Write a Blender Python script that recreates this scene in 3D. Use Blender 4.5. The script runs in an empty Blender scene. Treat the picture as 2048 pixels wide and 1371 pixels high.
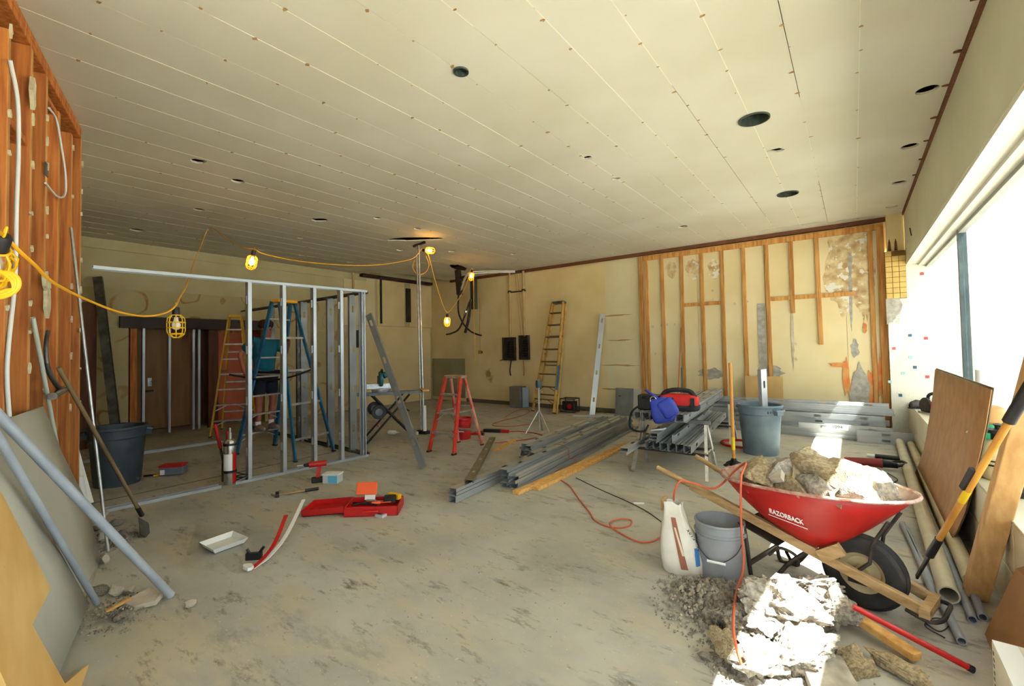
import bpy, bmesh, math, random
from mathutils import Vector, Matrix, Euler
from mathutils.geometry import delaunay_2d_cdt

random.seed(7)
C = bpy.context.scene.collection
SC = bpy.context.scene
R = math.radians

# ---------------------------------------------------------------- camera
H_EYE = 1.55
yaw, pit, rol = R(37.1), R(1.6), R(-1.05)
FPX, CXP, CYP = 905.0, 1024.0, 669.0
_f = Vector((-math.sin(yaw), math.cos(yaw), 0)); _r = Vector((math.cos(yaw), math.sin(yaw), 0)); _u = Vector((0, 0, 1))
_f2 = _f*math.cos(pit) + _u*math.sin(pit); _u2 = _u*math.cos(pit) - _f*math.sin(pit)
_r3 = _r*math.cos(rol) + _u2*math.sin(rol); _u3 = _u2*math.cos(rol) - _r*math.sin(rol)
cam_d = bpy.data.cameras.new('camera'); cam = bpy.data.objects.new('camera', cam_d); C.objects.link(cam)
cam_d.sensor_width = 36.0; cam_d.lens = FPX/2048*36.0; cam_d.clip_start = 0.02; cam_d.clip_end = 300
cam_d.shift_y = -(685.5-CYP)/2048
cam.matrix_world = Matrix(((_r3.x, _u3.x, -_f2.x, 0), (_r3.y, _u3.y, -_f2.y, 0), (_r3.z, _u3.z, -_f2.z, H_EYE), (0, 0, 0, 1)))
SC.camera = cam

# ---------------------------------------------------------------- light
cy = SC.cycles
cy.max_bounces = 6; cy.diffuse_bounces = 4; cy.glossy_bounces = 2; cy.transmission_bounces = 2; cy.transparent_max_bounces = 8
cy.caustics_reflective = False; cy.caustics_refractive = False; cy.use_adaptive_sampling = True; cy.adaptive_threshold = 0.08; cy.adaptive_min_samples = 20; cy.use_light_tree = False; cy.sample_clamp_indirect = 6.0
SC.view_settings.view_transform = 'Standard'; SC.view_settings.look = 'None'
SC.view_settings.gamma = 1.0; SC.view_settings.use_curve_mapping = False
SC.view_settings.exposure = 0.46
world = bpy.data.worlds.new('sky'); SC.world = world; world.use_nodes = True
wn = world.node_tree.nodes['Background']
wn.inputs[0].default_value = (0.80, 0.93, 1.05, 1); wn.inputs[1].default_value = 3.4
sun_d = bpy.data.lights.new('sun', 'SUN'); sun = bpy.data.objects.new('sun', sun_d); C.objects.link(sun)
sun_d.energy = 38.0; sun_d.angle = R(0.53); sun_d.color = (1.0, 0.985, 0.93)
sun.rotation_euler = Vector((-1.0, 0.17, -1.75)).to_track_quat('-Z', 'Y').to_euler()
sun.location = (6, -4, 12)

# ---------------------------------------------------------------- helpers
def ray(px, py):
    v = Vector(((px-CXP)/FPX, -(py-CYP)/FPX, 1.0))
    return _r3*v.x + _u3*v.y + _f2*v.z
def _on(px, py, i, val):
    d = ray(px, py); o = Vector((0, 0, H_EYE)); t = (val-o[i])/d[i]
    return o + d*t
def G(px, py, z=0.0): return _on(px, py, 2, z)      # point on a level plane
def PX(px, py, x): return _on(px, py, 0, x)         # point on a wall parallel to the windows
def PY(px, py, y): return _on(px, py, 1, y)         # point on a wall parallel to the back wall
def PD(px, py, d): return Vector((0, 0, H_EYE)) + ray(px, py)*d

def lin(c):
    out = []
    for v in c[:3]:
        v = v/255.0
        out.append(v/12.92 if v <= 0.04045 else ((v+0.055)/1.055)**2.4)
    return (*out, 1.0)

MATS = {}
def mat(name, c1, c2=None, scale=6.0, rough=0.7, metal=0.0, bump=0.0, bscale=40.0, stretch=(1, 1, 1),
        emit=None, estr=0.0, spots=None, spot_scale=30.0, spot_th=0.62, detail=3.0, rand=0.0, coord='Object', cmin=0.35, cmax=0.65):
    if name in MATS: return MATS[name]
    m = bpy.data.materials.new(name); m.use_nodes = True; MATS[name] = m
    nt = m.node_tree; N = nt.nodes; L = nt.links
    b = N['Principled BSDF']; b.inputs['Roughness'].default_value = rough; b.inputs['Metallic'].default_value = metal
    b.inputs['Base Color'].default_value = lin(c1)
    tc = N.new('ShaderNodeTexCoord'); mp = N.new('ShaderNodeMapping'); mp.inputs['Scale'].default_value = stretch
    if coord == 'World':
        ge = N.new('ShaderNodeNewGeometry'); L.new(ge.outputs['Position'], mp.inputs['Vector'])
    else: L.new(tc.outputs[coord], mp.inputs['Vector'])
    col = None
    if c2 is not None:
        n = N.new('ShaderNodeTexNoise'); n.inputs['Scale'].default_value = scale; n.inputs['Detail'].default_value = detail
        L.new(mp.outputs[0], n.inputs['Vector'])
        r = N.new('ShaderNodeValToRGB'); r.color_ramp.elements[0].position = cmin; r.color_ramp.elements[1].position = cmax
        r.color_ramp.elements[0].color = lin(c1); r.color_ramp.elements[1].color = lin(c2)
        L.new(n.outputs['Fac'], r.inputs['Fac']); col = r.outputs['Color']
    if spots is not None:
        n = N.new('ShaderNodeTexNoise'); n.inputs['Scale'].default_value = spot_scale; n.inputs['Detail'].default_value = 3
        L.new(mp.outputs[0], n.inputs['Vector'])
        r = N.new('ShaderNodeValToRGB'); r.color_ramp.elements[0].position = spot_th; r.color_ramp.elements[1].position = spot_th+0.05
        L.new(n.outputs['Fac'], r.inputs['Fac'])
        mx = N.new('ShaderNodeMix'); mx.data_type = 'RGBA'
        L.new(r.outputs['Color'], mx.inputs['Factor'])
        if col is not None: L.new(col, mx.inputs[6])
        else: mx.inputs[6].default_value = lin(c1)
        mx.inputs[7].default_value = lin(spots); col = mx.outputs[2]
    if rand > 0:
        oi = N.new('ShaderNodeObjectInfo'); mr = N.new('ShaderNodeMapRange')
        mr.inputs['To Min'].default_value = 1-rand; mr.inputs['To Max'].default_value = 1+rand
        L.new(oi.outputs['Random'], mr.inputs['Value'])
        hs = N.new('ShaderNodeHueSaturation'); L.new(mr.outputs[0], hs.inputs['Value'])
        if col is not None: L.new(col, hs.inputs['Color'])
        else: hs.inputs['Color'].default_value = lin(c1)
        col = hs.outputs['Color']
    if col is not None: L.new(col, b.inputs['Base Color'])
    if bump > 0:
        n = N.new('ShaderNodeTexNoise'); n.inputs['Scale'].default_value = bscale; n.inputs['Detail'].default_value = 3
        L.new(mp.outputs[0], n.inputs['Vector'])
        bp = N.new('ShaderNodeBump'); bp.inputs['Strength'].default_value = bump; bp.inputs['Distance'].default_value = 0.01
        L.new(n.outputs['Fac'], bp.inputs['Height']); L.new(bp.outputs[0], b.inputs['Normal'])
    if emit is not None:
        b.inputs['Emission Color'].default_value = lin(emit); b.inputs['Emission Strength'].default_value = estr
    return m

class MB:
    """collects faces; build() links them as one mesh object"""
    def __init__(s, m=None): s.v = []; s.f = []; s.m = m or Matrix.Identity(4)
    def add(s, vs, fs):
        o = len(s.v); s.v += [s.m @ Vector(p) for p in vs]; s.f += [[i+o for i in f] for f in fs]; return s
    def box(s, c, d, rot=None):
        x, y, z = d[0]/2, d[1]/2, d[2]/2
        vs = [Vector((sx*x, sy*y, sz*z)) for sx in (-1, 1) for sy in (-1, 1) for sz in (-1, 1)]
        if rot is not None: vs = [rot @ p for p in vs]
        vs = [p+Vector(c) for p in vs]
        return s.add(vs, [(0, 1, 3, 2), (4, 6, 7, 5), (0, 4, 5, 1), (2, 3, 7, 6), (0, 2, 6, 4), (1, 5, 7, 3)])
    def bx(s, a, b):
        return s.box([(a[i]+b[i])/2 for i in range(3)], [abs(b[i]-a[i]) for i in range(3)])
    def bar(s, p0, p1, w, h, up=(0, 0, 1)):
        p0 = Vector(p0); p1 = Vector(p1); d = p1-p0; L = d.length; d.normalize()
        side = d.cross(Vector(up))
        if side.length < 1e-4: side = d.cross(Vector((1, 0, 0)))
        side.normalize(); u = side.cross(d)
        rot = Matrix((side, d, u)).transposed()
        return s.box((p0+p1)/2, (w, L, h), rot)
    def tube(s, pts, r, seg=8, caps=True, closed=False, r1=None):
        pts = [Vector(p) for p in pts]; n = len(pts); vs = []; fs = []
        prev = None
        for i, p in enumerate(pts):
            if closed: t = pts[(i+1) % n]-pts[i-1]
            else: t = pts[min(i+1, n-1)]-pts[max(i-1, 0)]
            t.normalize()
            if prev is None:
                a = t.cross(Vector((0, 0, 1)))
                if a.length < 1e-3: a = t.cross(Vector((1, 0, 0)))
            else:
                a = prev - t*prev.dot(t)
                if a.length < 1e-4: a = t.cross(Vector((0, 0, 1)))
            a.normalize(); prev = a; bb = t.cross(a)
            rr = r if r1 is None else r+(r1-r)*i/max(1, n-1)
            for k in range(seg):
                q = 2*math.pi*k/seg; vs.append(p+a*math.cos(q)*rr+bb*math.sin(q)*rr)
        m = n if closed else n-1
        for i in range(m):
            j = (i+1) % n
            for k in range(seg):
                fs.append((i*seg+k, i*seg+(k+1) % seg, j*seg+(k+1) % seg, j*seg+k))
        if caps and not closed:
            fs.append(tuple(range(seg-1, -1, -1))); fs.append(tuple((n-1)*seg+k for k in range(seg)))
        return s.add(vs, fs)
    def pipe(s, p0, p1, ro, ri, seg=14):
        """hollow straight pipe"""
        p0 = Vector(p0); p1 = Vector(p1); t = (p1-p0).normalized(); a = t.cross(Vector((0, 0, 1)))
        if a.length < 1e-3: a = t.cross(Vector((1, 0, 0)))
        a.normalize(); b = t.cross(a); vs = []; fs = []
        for p, r in ((p0, ro), (p1, ro), (p1, ri), (p0, ri)):
            for k in range(seg):
                q = 2*math.pi*k/seg; vs.append(p+a*math.cos(q)*r+b*math.sin(q)*r)
        for i in range(4):
            j = (i+1) % 4
            for k in range(seg): fs.append((i*seg+k, j*seg+k, j*seg+(k+1) % seg, i*seg+(k+1) % seg))
        return s.add(vs, fs)
    def lathe(s, prof, seg=24, c=(0, 0, 0), closed=False, axis='z'):
        vs = []; fs = []; n = len(prof); c = Vector(c)
        for r, z in prof:
            for k in range(seg):
                q = 2*math.pi*k/seg
                p = Vector((r*math.cos(q), r*math.sin(q), z))
                if axis == 'y': p = Vector((p.x, p.z, p.y))
                if axis == 'x': p = Vector((p.z, p.x, p.y))
                vs.append(c+p)
        m = n if closed else n-1
        for i in range(m):
            j = (i+1) % n
            for k in range(seg): fs.append((i*seg+k, i*seg+(k+1) % seg, j*seg+(k+1) % seg, j*seg+k))
        return s.add(vs, fs)
    def prism(s, poly, depth, o=(0, 0, 0), ax=(1, 0, 0), ay=(0, 1, 0)):
        """polygon in plane (ax, ay) at o, thickened by depth along ax x ay"""
        o = Vector(o); ax = Vector(ax); ay = Vector(ay); n = ax.cross(ay).normalized()
        k = len(poly); vs = [o+ax*p[0]+ay*p[1] for p in poly]; vs += [p+n*depth for p in vs]
        fs = [tuple(range(k-1, -1, -1)), tuple(range(k, 2*k))]
        fs += [(i, (i+1) % k, k+(i+1) % k, k+i) for i in range(k)]
        return s.add(vs, fs)
    def grid(s, rows):
        """rows of points -> surface"""
        n = len(rows); k = len(rows[0]); vs = [p for r in rows for p in r]
        return s.add(vs, [(i*k+j, i*k+j+1, (i+1)*k+j+1, (i+1)*k+j) for i in range(n-1) for j in range(k-1)])
    def mesh(s, name):
        me = bpy.data.meshes.new(name); me.from_pydata([tuple(p) for p in s.v], [], s.f)
        bm = bmesh.new(); bm.from_mesh(me); bmesh.ops.recalc_face_normals(bm, faces=bm.faces); bm.to_mesh(me); bm.free()
        return me
    def build(s, name, m, parent=None, smooth=False, world=False, angle=40):
        if parent is not None and world:
            inv = parent.matrix_basis.inverted()
            if parent.parent is not None: inv = (parent.parent.matrix_basis @ parent.matrix_basis).inverted()
            s.v = [inv @ p for p in s.v]
        loc = None
        if parent is None:
            lo = [min(p[i] for p in s.v) for i in range(3)]; hi = [max(p[i] for p in s.v) for i in range(3)]
            loc = Vector(((lo[0]+hi[0])/2, (lo[1]+hi[1])/2, lo[2])); s.v = [p-loc for p in s.v]
        me = s.mesh(name)
        if m is not None: me.materials.append(m)
        if smooth:
            me.polygons.foreach_set('use_smooth', [True]*len(me.polygons))
            me.set_sharp_from_angle(angle=R(angle))
        o = bpy.data.objects.new(name, me); C.objects.link(o)
        if parent is not None: o.parent = parent
        elif loc is not None: o.location = loc
        return o

def thing(name, label, cat, loc=(0, 0, 0), rz=0.0, group=None):
    o = bpy.data.objects.new(name, None); C.objects.link(o); o.empty_display_size = 0.1
    o.location = loc; o.rotation_euler = (0, 0, rz)
    o.matrix_basis = Matrix.Translation(Vector(loc)) @ Matrix.Rotation(rz, 4, 'Z')
    return tag(o, label, cat, group)
def tag(o, label, cat, group=None):
    o['label'] = label; o['category'] = cat
    if group: o['group'] = group
    return o
def struct(o): o['kind'] = 'structure'; return o
def bevel(o, w=0.004, seg=2):
    md = o.modifiers.new('bevel', 'BEVEL'); md.width = w; md.segments = seg; md.limit_method = 'ANGLE'; md.angle_limit = R(35); return o
def dup(o, parent=None, loc=None):
    c = o.copy(); C.objects.link(c); c.parent = parent
    if loc is not None: c.location = loc
    for ch in list(o.children): dup(ch, c)
    return c
def smooth_path(pts, n=8):
    """Catmull-Rom through points"""
    P = [Vector(p) for p in pts]; P = [P[0]*2-P[1]]+P+[P[-1]*2-P[-2]]; out = []
    for i in range(1, len(P)-2):
        a, b, c, d = P[i-1:i+3]
        for k in range(n):
            t = k/n
            out.append(0.5*((2*b)+(c-a)*t+(2*a-5*b+4*c-d)*t*t+(3*b-a-3*c+d)*t**3))
    out.append(P[-2]); return out
def sag(a, b, s, n=14):
    a = Vector(a); b = Vector(b)
    return [a.lerp(b, k/n)+Vector((0, 0, -4*s*(k/n)*(1-k/n))) for k in range(n+1)]
def blob(n, rx, ry, j=0.25, rnd=random):
    return [(rx*(1+rnd.uniform(-j, j))*math.cos(2*math.pi*k/n), ry*(1+rnd.uniform(-j, j))*math.sin(2*math.pi*k/n)) for k in range(n)]
def text_mesh(name, s, size, m, parent, mtx, extrude=0.0008, bold=0.0, sx=1.0):
    cu = bpy.data.curves.new(name, 'FONT'); cu.body = s; cu.size = size; cu.extrude = extrude; cu.align_x = 'CENTER'; cu.align_y = 'CENTER'; cu.offset = bold
    t = bpy.data.objects.new(name, cu); C.objects.link(t)
    dg = bpy.context.evaluated_depsgraph_get(); me = bpy.data.meshes.new_from_object(t.evaluated_get(dg))
    bpy.data.objects.remove(t); me.materials.clear(); me.materials.append(m)
    o = bpy.data.objects.new(name, me); C.objects.link(o); o.parent = parent
    o.matrix_basis = mtx @ Matrix.Diagonal((sx, 1, 1, 1)); return o
def frame(o, x, y):
    """matrix with local x, y axes"""
    x = Vector(x).normalized(); z = x.cross(Vector(y)).normalized(); y = z.cross(x); o = Vector(o)
    return Matrix(((x.x, y.x, z.x, o.x), (x.y, y.y, z.y, o.y), (x.z, y.z, z.z, o.z), (0, 0, 0, 1)))

# ---------------------------------------------------------------- materials
M = dict(
    steel=mat('galvanised_steel', (184, 188, 188), (166, 170, 172), 1.2, 0.38, 0.55, rand=0.07, detail=2),
    steel_dull=mat('dull_steel', (120, 122, 120), (90, 92, 92), 8, 0.5, 0.7),
    white_alu=mat('aluminium', (200, 200, 196), (170, 170, 168), 12, 0.35, 0.7),
    chrome=mat('bright_metal', (215, 215, 215), None, rough=0.2, metal=0.9),
    black=mat('black_plastic', (22, 22, 23), (35, 35, 36), 20, 0.55),
    dark_iron=mat('dark_iron', (48, 44, 42), (75, 66, 58), 15, 0.6, 0.4),
    stud_wood=mat('old_red_fir', (206, 126, 56), (166, 90, 38), 3, 0.75, stretch=(12, 12, 0.8), rand=0.2, spots=(84, 40, 18), spot_scale=5, spot_th=0.72),
    fur_wood=mat('furring_pine', (204, 150, 78), (172, 112, 50), 3, 0.75, stretch=(10, 10, 0.8), rand=0.12, spots=(120, 66, 24), spot_scale=4, spot_th=0.72),
    pine=mat('clean_pine', (222, 176, 104), (200, 146, 74), 2.5, 0.65, stretch=(9, 9, 9), rand=0.06),
    ply=mat('plywood_face', (228, 190, 124), (210, 164, 94), 2.0, 0.6, stretch=(1, 5, 1.3), spots=(110, 62, 24), spot_scale=9, spot_th=0.76),
    red=mat('red_plastic', (196, 24, 22), (176, 20, 18), 10, 0.4),
    barrow_red=mat('barrow_red_paint', (186, 34, 28), (160, 28, 24), 4, 0.42, spots=(190, 120, 104), spot_scale=26, spot_th=0.70),
    orange=mat('orange_plastic', (238, 92, 36), None, rough=0.45),
    yellow=mat('yellow_guard', (236, 184, 14), (222, 168, 10), 10, 0.45),
    yellow_fg=mat('yellow_fibreglass', (216, 170, 40), (196, 150, 30), 6, 0.5),
    tan_fg=mat('weathered_yellow_fibreglass', (206, 164, 84), (176, 132, 60), 6, 0.6),
    blue_fg=mat('blue_fibreglass', (40, 112, 150), (28, 92, 132), 6, 0.5),
    red_fg=mat('orange_red_fibreglass', (206, 60, 40), (188, 48, 32), 8, 0.5),
    grey_plastic=mat('grey_plastic', (150, 152, 156), (136, 138, 142), 6, 0.5),
    can_grey=mat('slate_grey_plastic', (114, 132, 144), (100, 118, 130), 5, 0.5, spots=(140, 150, 158), spot_scale=14, spot_th=0.74),
    can_dark=mat('charcoal_blue_plastic', (62, 74, 82), (52, 62, 70), 5, 0.5, spots=(120, 124, 124), spot_scale=7, spot_th=0.68),
    white=mat('white_plastic', (232, 232, 228), None, rough=0.5),
    pvc=mat('cream_pvc', (206, 198, 172), (190, 180, 150), 6, 0.45),
    pvc_grey=mat('grey_pvc', (150, 156, 164), (136, 142, 150), 6, 0.5),
    pvc_blue=mat('light_grey_pvc', (168, 176, 186), (150, 158, 170), 5, 0.5),
    rubber=mat('tyre_rubber', (40, 40, 40), (58, 56, 52), 12, 0.8),
    cream_metal=mat('cream_rim', (196, 180, 140), (170, 150, 110), 10, 0.5, spots=(110, 90, 60), spot_scale=16, spot_th=0.7),
    old_wood=mat('weathered_handle_wood', (178, 148, 104), (148, 116, 74), 3, 0.7, stretch=(3, 12, 12)),
    handle_wood=mat('varnished_handle', (214, 152, 62), (198, 132, 48), 3, 0.45, stretch=(3, 3, 1)),
    conc=mat('broken_concrete', (176, 166, 150), (128, 120, 108), 9, 0.95, bump=0.9, bscale=26, rand=0.1),
    conc_tan=mat('tan_broken_concrete', (186, 166, 130), (140, 122, 94), 9, 0.95, bump=0.9, bscale=26, rand=0.1),
    dirt=mat('cement_dirt', (156, 148, 136), (122, 114, 104), 30, 0.98, bump=0.9, bscale=70),
    drywall=mat('drywall_paper', (190, 188, 176), (180, 178, 166), 2, 0.85),
    paper=mat('white_paper', (230, 230, 228), None, rough=0.8),
    kraft=mat('kraft_board', (170, 128, 82), (156, 114, 70), 3, 0.8),
    hardboard=mat('brown_hardboard', (178, 132, 86), (162, 116, 72), 2, 0.6, stretch=(1, 4, 4)),
    cord_orange=mat('orange_cord', (206, 96, 62), None, rough=0.6),
    cord_yellow=mat('yellow_cord', (238, 170, 24), None, rough=0.55),
    cord_red=mat('red_cord', (190, 40, 32), None, rough=0.6),
    wire=mat('dark_wire', (60, 54, 46), None, rough=0.7),
    blue_cloth=mat('blue_vinyl', (44, 66, 176), (34, 54, 150), 5, 0.5, bump=0.3, bscale=8),
    red_cloth=mat('red_canvas', (208, 28, 26), (180, 20, 20), 6, 0.7, bump=0.4, bscale=10),
    black_cloth=mat('black_canvas', (30, 30, 32), (44, 44, 46), 10, 0.85, bump=0.3, bscale=40),
    box_grey=mat('grey_enamel', (128, 132, 128), (112, 116, 112), 5, 0.55, 0.2),
    navy=mat('navy_cloth', (28, 32, 52), (22, 26, 42), 10, 0.9),
    teal_shirt=mat('teal_cotton', (24, 112, 132), (18, 94, 114), 4, 0.9, bump=0.3, bscale=9),
    skin=mat('skin', (176, 104, 78), (160, 90, 66), 8, 0.6),
    hair=mat('dark_hair', (50, 30, 20), None, rough=0.8),
    green=mat('green_bag', (18, 148, 96), (12, 130, 84), 4, 0.5),
    label_white=mat('white_label', (238, 238, 236), None, rough=0.6),
    brass=mat('copper', (180, 110, 60), None, rough=0.4, metal=0.6),
)
# ================================================================ THE SETTING
XW, XL, YB, ZC = 0.69, -10.55, 9.75, 3.60      # window wall, far left wall, back wall, ceiling

# ---- floor: worn concrete slab with dust, stains and a saw-cut joint
def floor_material():
    m = bpy.data.materials.new('worn_concrete_floor'); m.use_nodes = True; nt = m.node_tree; N = nt.nodes; L = nt.links
    b = N['Principled BSDF']; tc = N.new('ShaderNodeTexCoord')
    def noise(scale, stretch=(1, 1, 1), detail=8, rough=0.6, rot=0):
        mp = N.new('ShaderNodeMapping'); mp.inputs['Scale'].default_value = stretch; mp.inputs['Rotation'].default_value = (0, 0, rot)
        n = N.new('ShaderNodeTexNoise'); n.inputs['Scale'].default_value = scale; n.inputs['Detail'].default_value = detail; n.inputs['Roughness'].default_value = rough
        L.new(tc.outputs['Object'], mp.inputs['Vector']); L.new(mp.outputs[0], n.inputs['Vector']); return n.outputs['Fac']
    def ramp(f, p0, p1, c0=(0, 0, 0, 1), c1=(1, 1, 1, 1)):
        r = N.new('ShaderNodeValToRGB'); r.color_ramp.elements[0].position = p0; r.color_ramp.elements[1].position = p1
        r.color_ramp.elements[0].color = c0; r.color_ramp.elements[1].color = c1; L.new(f, r.inputs['Fac']); return r.outputs['Color']
    def mix(f, a, c):
        x = N.new('ShaderNodeMix'); x.data_type = 'RGBA'; L.new(f, x.inputs['Factor'])
        if isinstance(a, tuple): x.inputs[6].default_value = a
        else: L.new(a, x.inputs[6])
        x.inputs[7].default_value = c; return x.outputs[2]
    base = ramp(noise(1.1, detail=5), 0.32, 0.68, lin((156, 153, 144)), lin((188, 185, 175)))
    dust = mix(ramp(noise(1.6, (0.6, 1.6, 1), 4, 0.65, 0.5), 0.50, 0.64), base, lin((182, 174, 152)))
    dark = mix(ramp(noise(2.6, (0.5, 1.4, 1), 5, 0.72, 0.64), 0.57, 0.74), dust, lin((130, 126, 117)))
    scuff = mix(ramp(noise(6.0, (0.55, 1.6, 1), 5, 0.78, 0.64), 0.56, 0.72), dark, lin((106, 99, 86)))
    speck = mix(ramp(noise(60, detail=1), 0.72, 0.78), scuff, lin((204, 194, 172)))
    L.new(speck, b.inputs['Base Color']); b.inputs['Roughness'].default_value = 0.7
    bp = N.new('ShaderNodeBump'); bp.inputs['Strength'].default_value = 0.22; bp.inputs['Distance'].default_value = 0.01
    L.new(noise(22, detail=3), bp.inputs['Height']); L.new(bp.outputs[0], b.inputs['Normal'])
    return m
fl_o = struct(MB().bx((-13.2, -3.5, -0.12), (0.98, 9.95, 0)).build('floor', floor_material()))
M['joint'] = mat('floor_joint_dirt', (58, 52, 44), None, rough=0.95)
MB().bx((-6.42, 0.9, 0.0), (-6.406, 3.9, 0.0015)).build('saw_cut_joint', M['joint'], fl_o, world=True)
# level spill stains, their own shape
M['stain_dark'] = mat('floor_dark_stain', (104, 98, 88), (132, 122, 104), 6, 0.6)
M['stain_pale'] = mat('floor_plaster_dust', (178, 168, 146), (158, 147, 124), 5, 0.9)

# ---- ceiling: gypsum lath boards, raised joint beads, cut holes
mat_ceil = mat('painted_lath_board', (218, 212, 193), (208, 201, 178), 0.9, 0.85, rand=0.006, detail=2, coord='World')
mat_bead = mat('joint_bead_paint', (234, 227, 202), None, rough=0.8)
mat_rust = mat('rusty_nail_stain', (150, 106, 58), (186, 150, 96), 30, 0.9)
ceil = struct(MB().bx((-13.2, -2.2, 3.98), (0.98, 9.95, 4.06)).build('ceiling', mat('dark_roof_boards', (84, 58, 38), (58, 40, 28), 3, 0.9, stretch=(8, 1, 1))))
ceil_sides = MB().bx((-13.2, -2.24, 3.60), (0.98, -2.20, 4.06)).bx((-13.24, -2.2, 3.6), (-13.2, 9.95, 4.06)).build('light_stop_side', MATS['dark_roof_boards'], ceil, world=True)  # unseen sides added to stop sky light leaking in above the boards
HOLES = []      # (x, y, polygon)
def circ(x, y, r, n=18): return [(x+r*math.cos(2*math.pi*k/n), y+r*math.sin(2*math.pi*k/n)) for k in range(n)]
for x, y, r in ((-2.26, 2.42, .052), (-0.67, 4.62, .125), (-0.67, 7.25, .125), (0.54, 5.0, .075), (0.53, 6.34, .075), (0.53, 7.72, .075), (0.52, 9.03, .075),
                (-2.32, 8.08, .075), (-5.92, 7.95, .075), (-5.83, 2.32, .07), (-5.87, 4.34, .06), (-5.88, 5.16, .06), (-7.42, 2.44, .07), (-9.4, 2.21, .1),
                (-9.46, 4.22, .08), (-9.35, 4.99, .08), (-7.43, 6.04, .07), (-7.96, 4.21, .05), (-9.3, 6.1, .07), (-10.0, 2.0, .06)):
    HOLES.append(circ(x, y, r))
def jag(x, y, rx, ry, n, rot, j=0.3, sd=3):
    rd = random.Random(sd); p = blob(n, rx, ry, j, rd); c, s = math.cos(rot), math.sin(rot)
    return [(x+a*c-b*s, y+a*s+b*c) for a, b in p]
HOLES.append(jag(-2.26, 4.41, .06, .045, 9, .4, .3, 1)); HOLES.append(jag(-2.28, 5.2, .05, .035, 8, .2, .3, 2)); HOLES.append(jag(-0.6, 5.53, .075, .05, 9, .4, .3, 5))
HOLES.append(jag(-5.54, 1.81, .08, .06, 9, .7, .3, 6)); HOLES.append(jag(-6.44, 5.65, .16, .52, 16, -0.95, .28, 8)); HOLES.append(jag(-6.72, 6.85, .10, .07, 9, .5, .2, 9)); HOLES.append(jag(-6.63, 3.82, .13, .09, 10, .4, .15, 10))
HOLES.append(jag(-8.0, 8.35, .2, .5, 14, 0.5, .2, 12)); HOLES.append(jag(-0.9, 9.36, .62, .03, 16, 0.02, .4, 13)); HOLES.append(jag(0.05, 9.5, .45, .035, 14, 0.02, .4, 14))
def inside(p, poly):
    c = False; n = len(poly)
    for i in range(n):
        a, b = poly[i], poly[i-1]
        if (a[1] > p[1]) != (b[1] > p[1]) and p[0] < (b[0]-a[0])*(p[1]-a[1])/(b[1]-a[1])+a[0]: c = not c
    return c
def panel_with_holes(x0, x1, y0, y1, holes):
    vs = [Vector(q) for q in ((x0, y0), (x1, y0), (x1, y1), (x0, y1))]; es = [(0, 1), (1, 2), (2, 3), (3, 0)]
    for h in holes:
        o = len(vs); k = len(h); vs += [Vector(q) for q in h]; es += [(o+i, o+(i+1) % k) for i in range(k)]
    V, E, F, *_ = delaunay_2d_cdt(vs, es, [], 0, 1e-6)
    keep = []
    for f in F:
        c = sum((V[i] for i in f), Vector((0, 0)))/len(f)
        if x0 < c.x < x1 and y0 < c.y < y1 and not any(inside(c, h) for h in holes): keep.append(f)
    mb = MB(); n = len(V)
    pts = [(p.x, p.y, ZC) for p in V]+[(p.x, p.y, ZC+.02) for p in V]; fs = [tuple(f) for f in keep]
    cnt = {}
    for f in keep:
        for a, b in zip(f, list(f[1:])+[f[0]]): cnt[(a, b)] = 1
    for a, b in list(cnt):
        if (b, a) not in cnt: fs.append((b, a, a+n, b+n))
    fs += [tuple(i+n for i in reversed(f)) for f in keep]
    return mb.add(pts, fs)
PW, PLN = 0.3937, 1.2192
xs = [0.69]+[0.092-PW*k for k in range(0, 28)]+[XL]
xs = sorted([x for x in xs if x >= XL-1e-6])
shared = {}
for c in range(len(xs)-1):
    x0, x1 = xs[c], xs[c+1]
    if x1-x0 < 0.02: continue
    off = -1.9+(0.61 if c % 2 else 0.0); ys = [-2.2]+[off+PLN*k for k in range(0, 12)]+[YB]
    ys = sorted(set(round(y, 4) for y in ys if -2.2 <= y <= YB))
    for r in range(len(ys)-1):
        y0, y1 = ys[r], ys[r+1]
        if y1-y0 < 0.05: continue
        if x1 < -9.75 and y0 > 7.0: continue                      # boards torn off in the corner
        g = 0.0022; a0, a1, b0, b1 = x0+g, x1-g, y0+.0002, y1-.0002
        hs = [h for h in HOLES if max(p[0] for p in h) > a0 and min(p[0] for p in h) < a1 and max(p[1] for p in h) > b0 and min(p[1] for p in h) < b1]
        if hs:
            panel_with_holes(a0, a1, b0, b1, hs).build('lath_board', mat_ceil, ceil, world=True)
        else:
            key = (round(a1-a0, 3), round(b1-b0, 3))
            if key not in shared:
                me = MB().box((0, 0, 0.01), (key[0], key[1], .02)).mesh('lath_board'); me.materials.append(mat_ceil); shared[key] = me
            o = bpy.data.objects.new('lath_board', shared[key]); C.objects.link(o); o.parent = ceil
            o.location = Vector(((a0+a1)/2, (b0+b1)/2, ZC))-ceil.location
hole_box = [(min(p[0] for p in h), max(p[0] for p in h), min(p[1] for p in h), max(p[1] for p in h)) for h in HOLES]
def bead(x, w, y0, y1):
    cuts = sorted((b[2]-.01, b[3]+.01) for b in hole_box if b[0]-.005 < x < b[1]+.005 and b[3] > y0 and b[2] < y1)
    y = y0
    for a, b in cuts+[(y1, y1)]:
        if a-y > .04: MB().bx((x-w/2, y, ZC-.0016), (x+w/2, min(a, y1), ZC+.001)).build('joint_bead', mat_bead, ceil, world=True)
        y = max(y, b)
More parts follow.
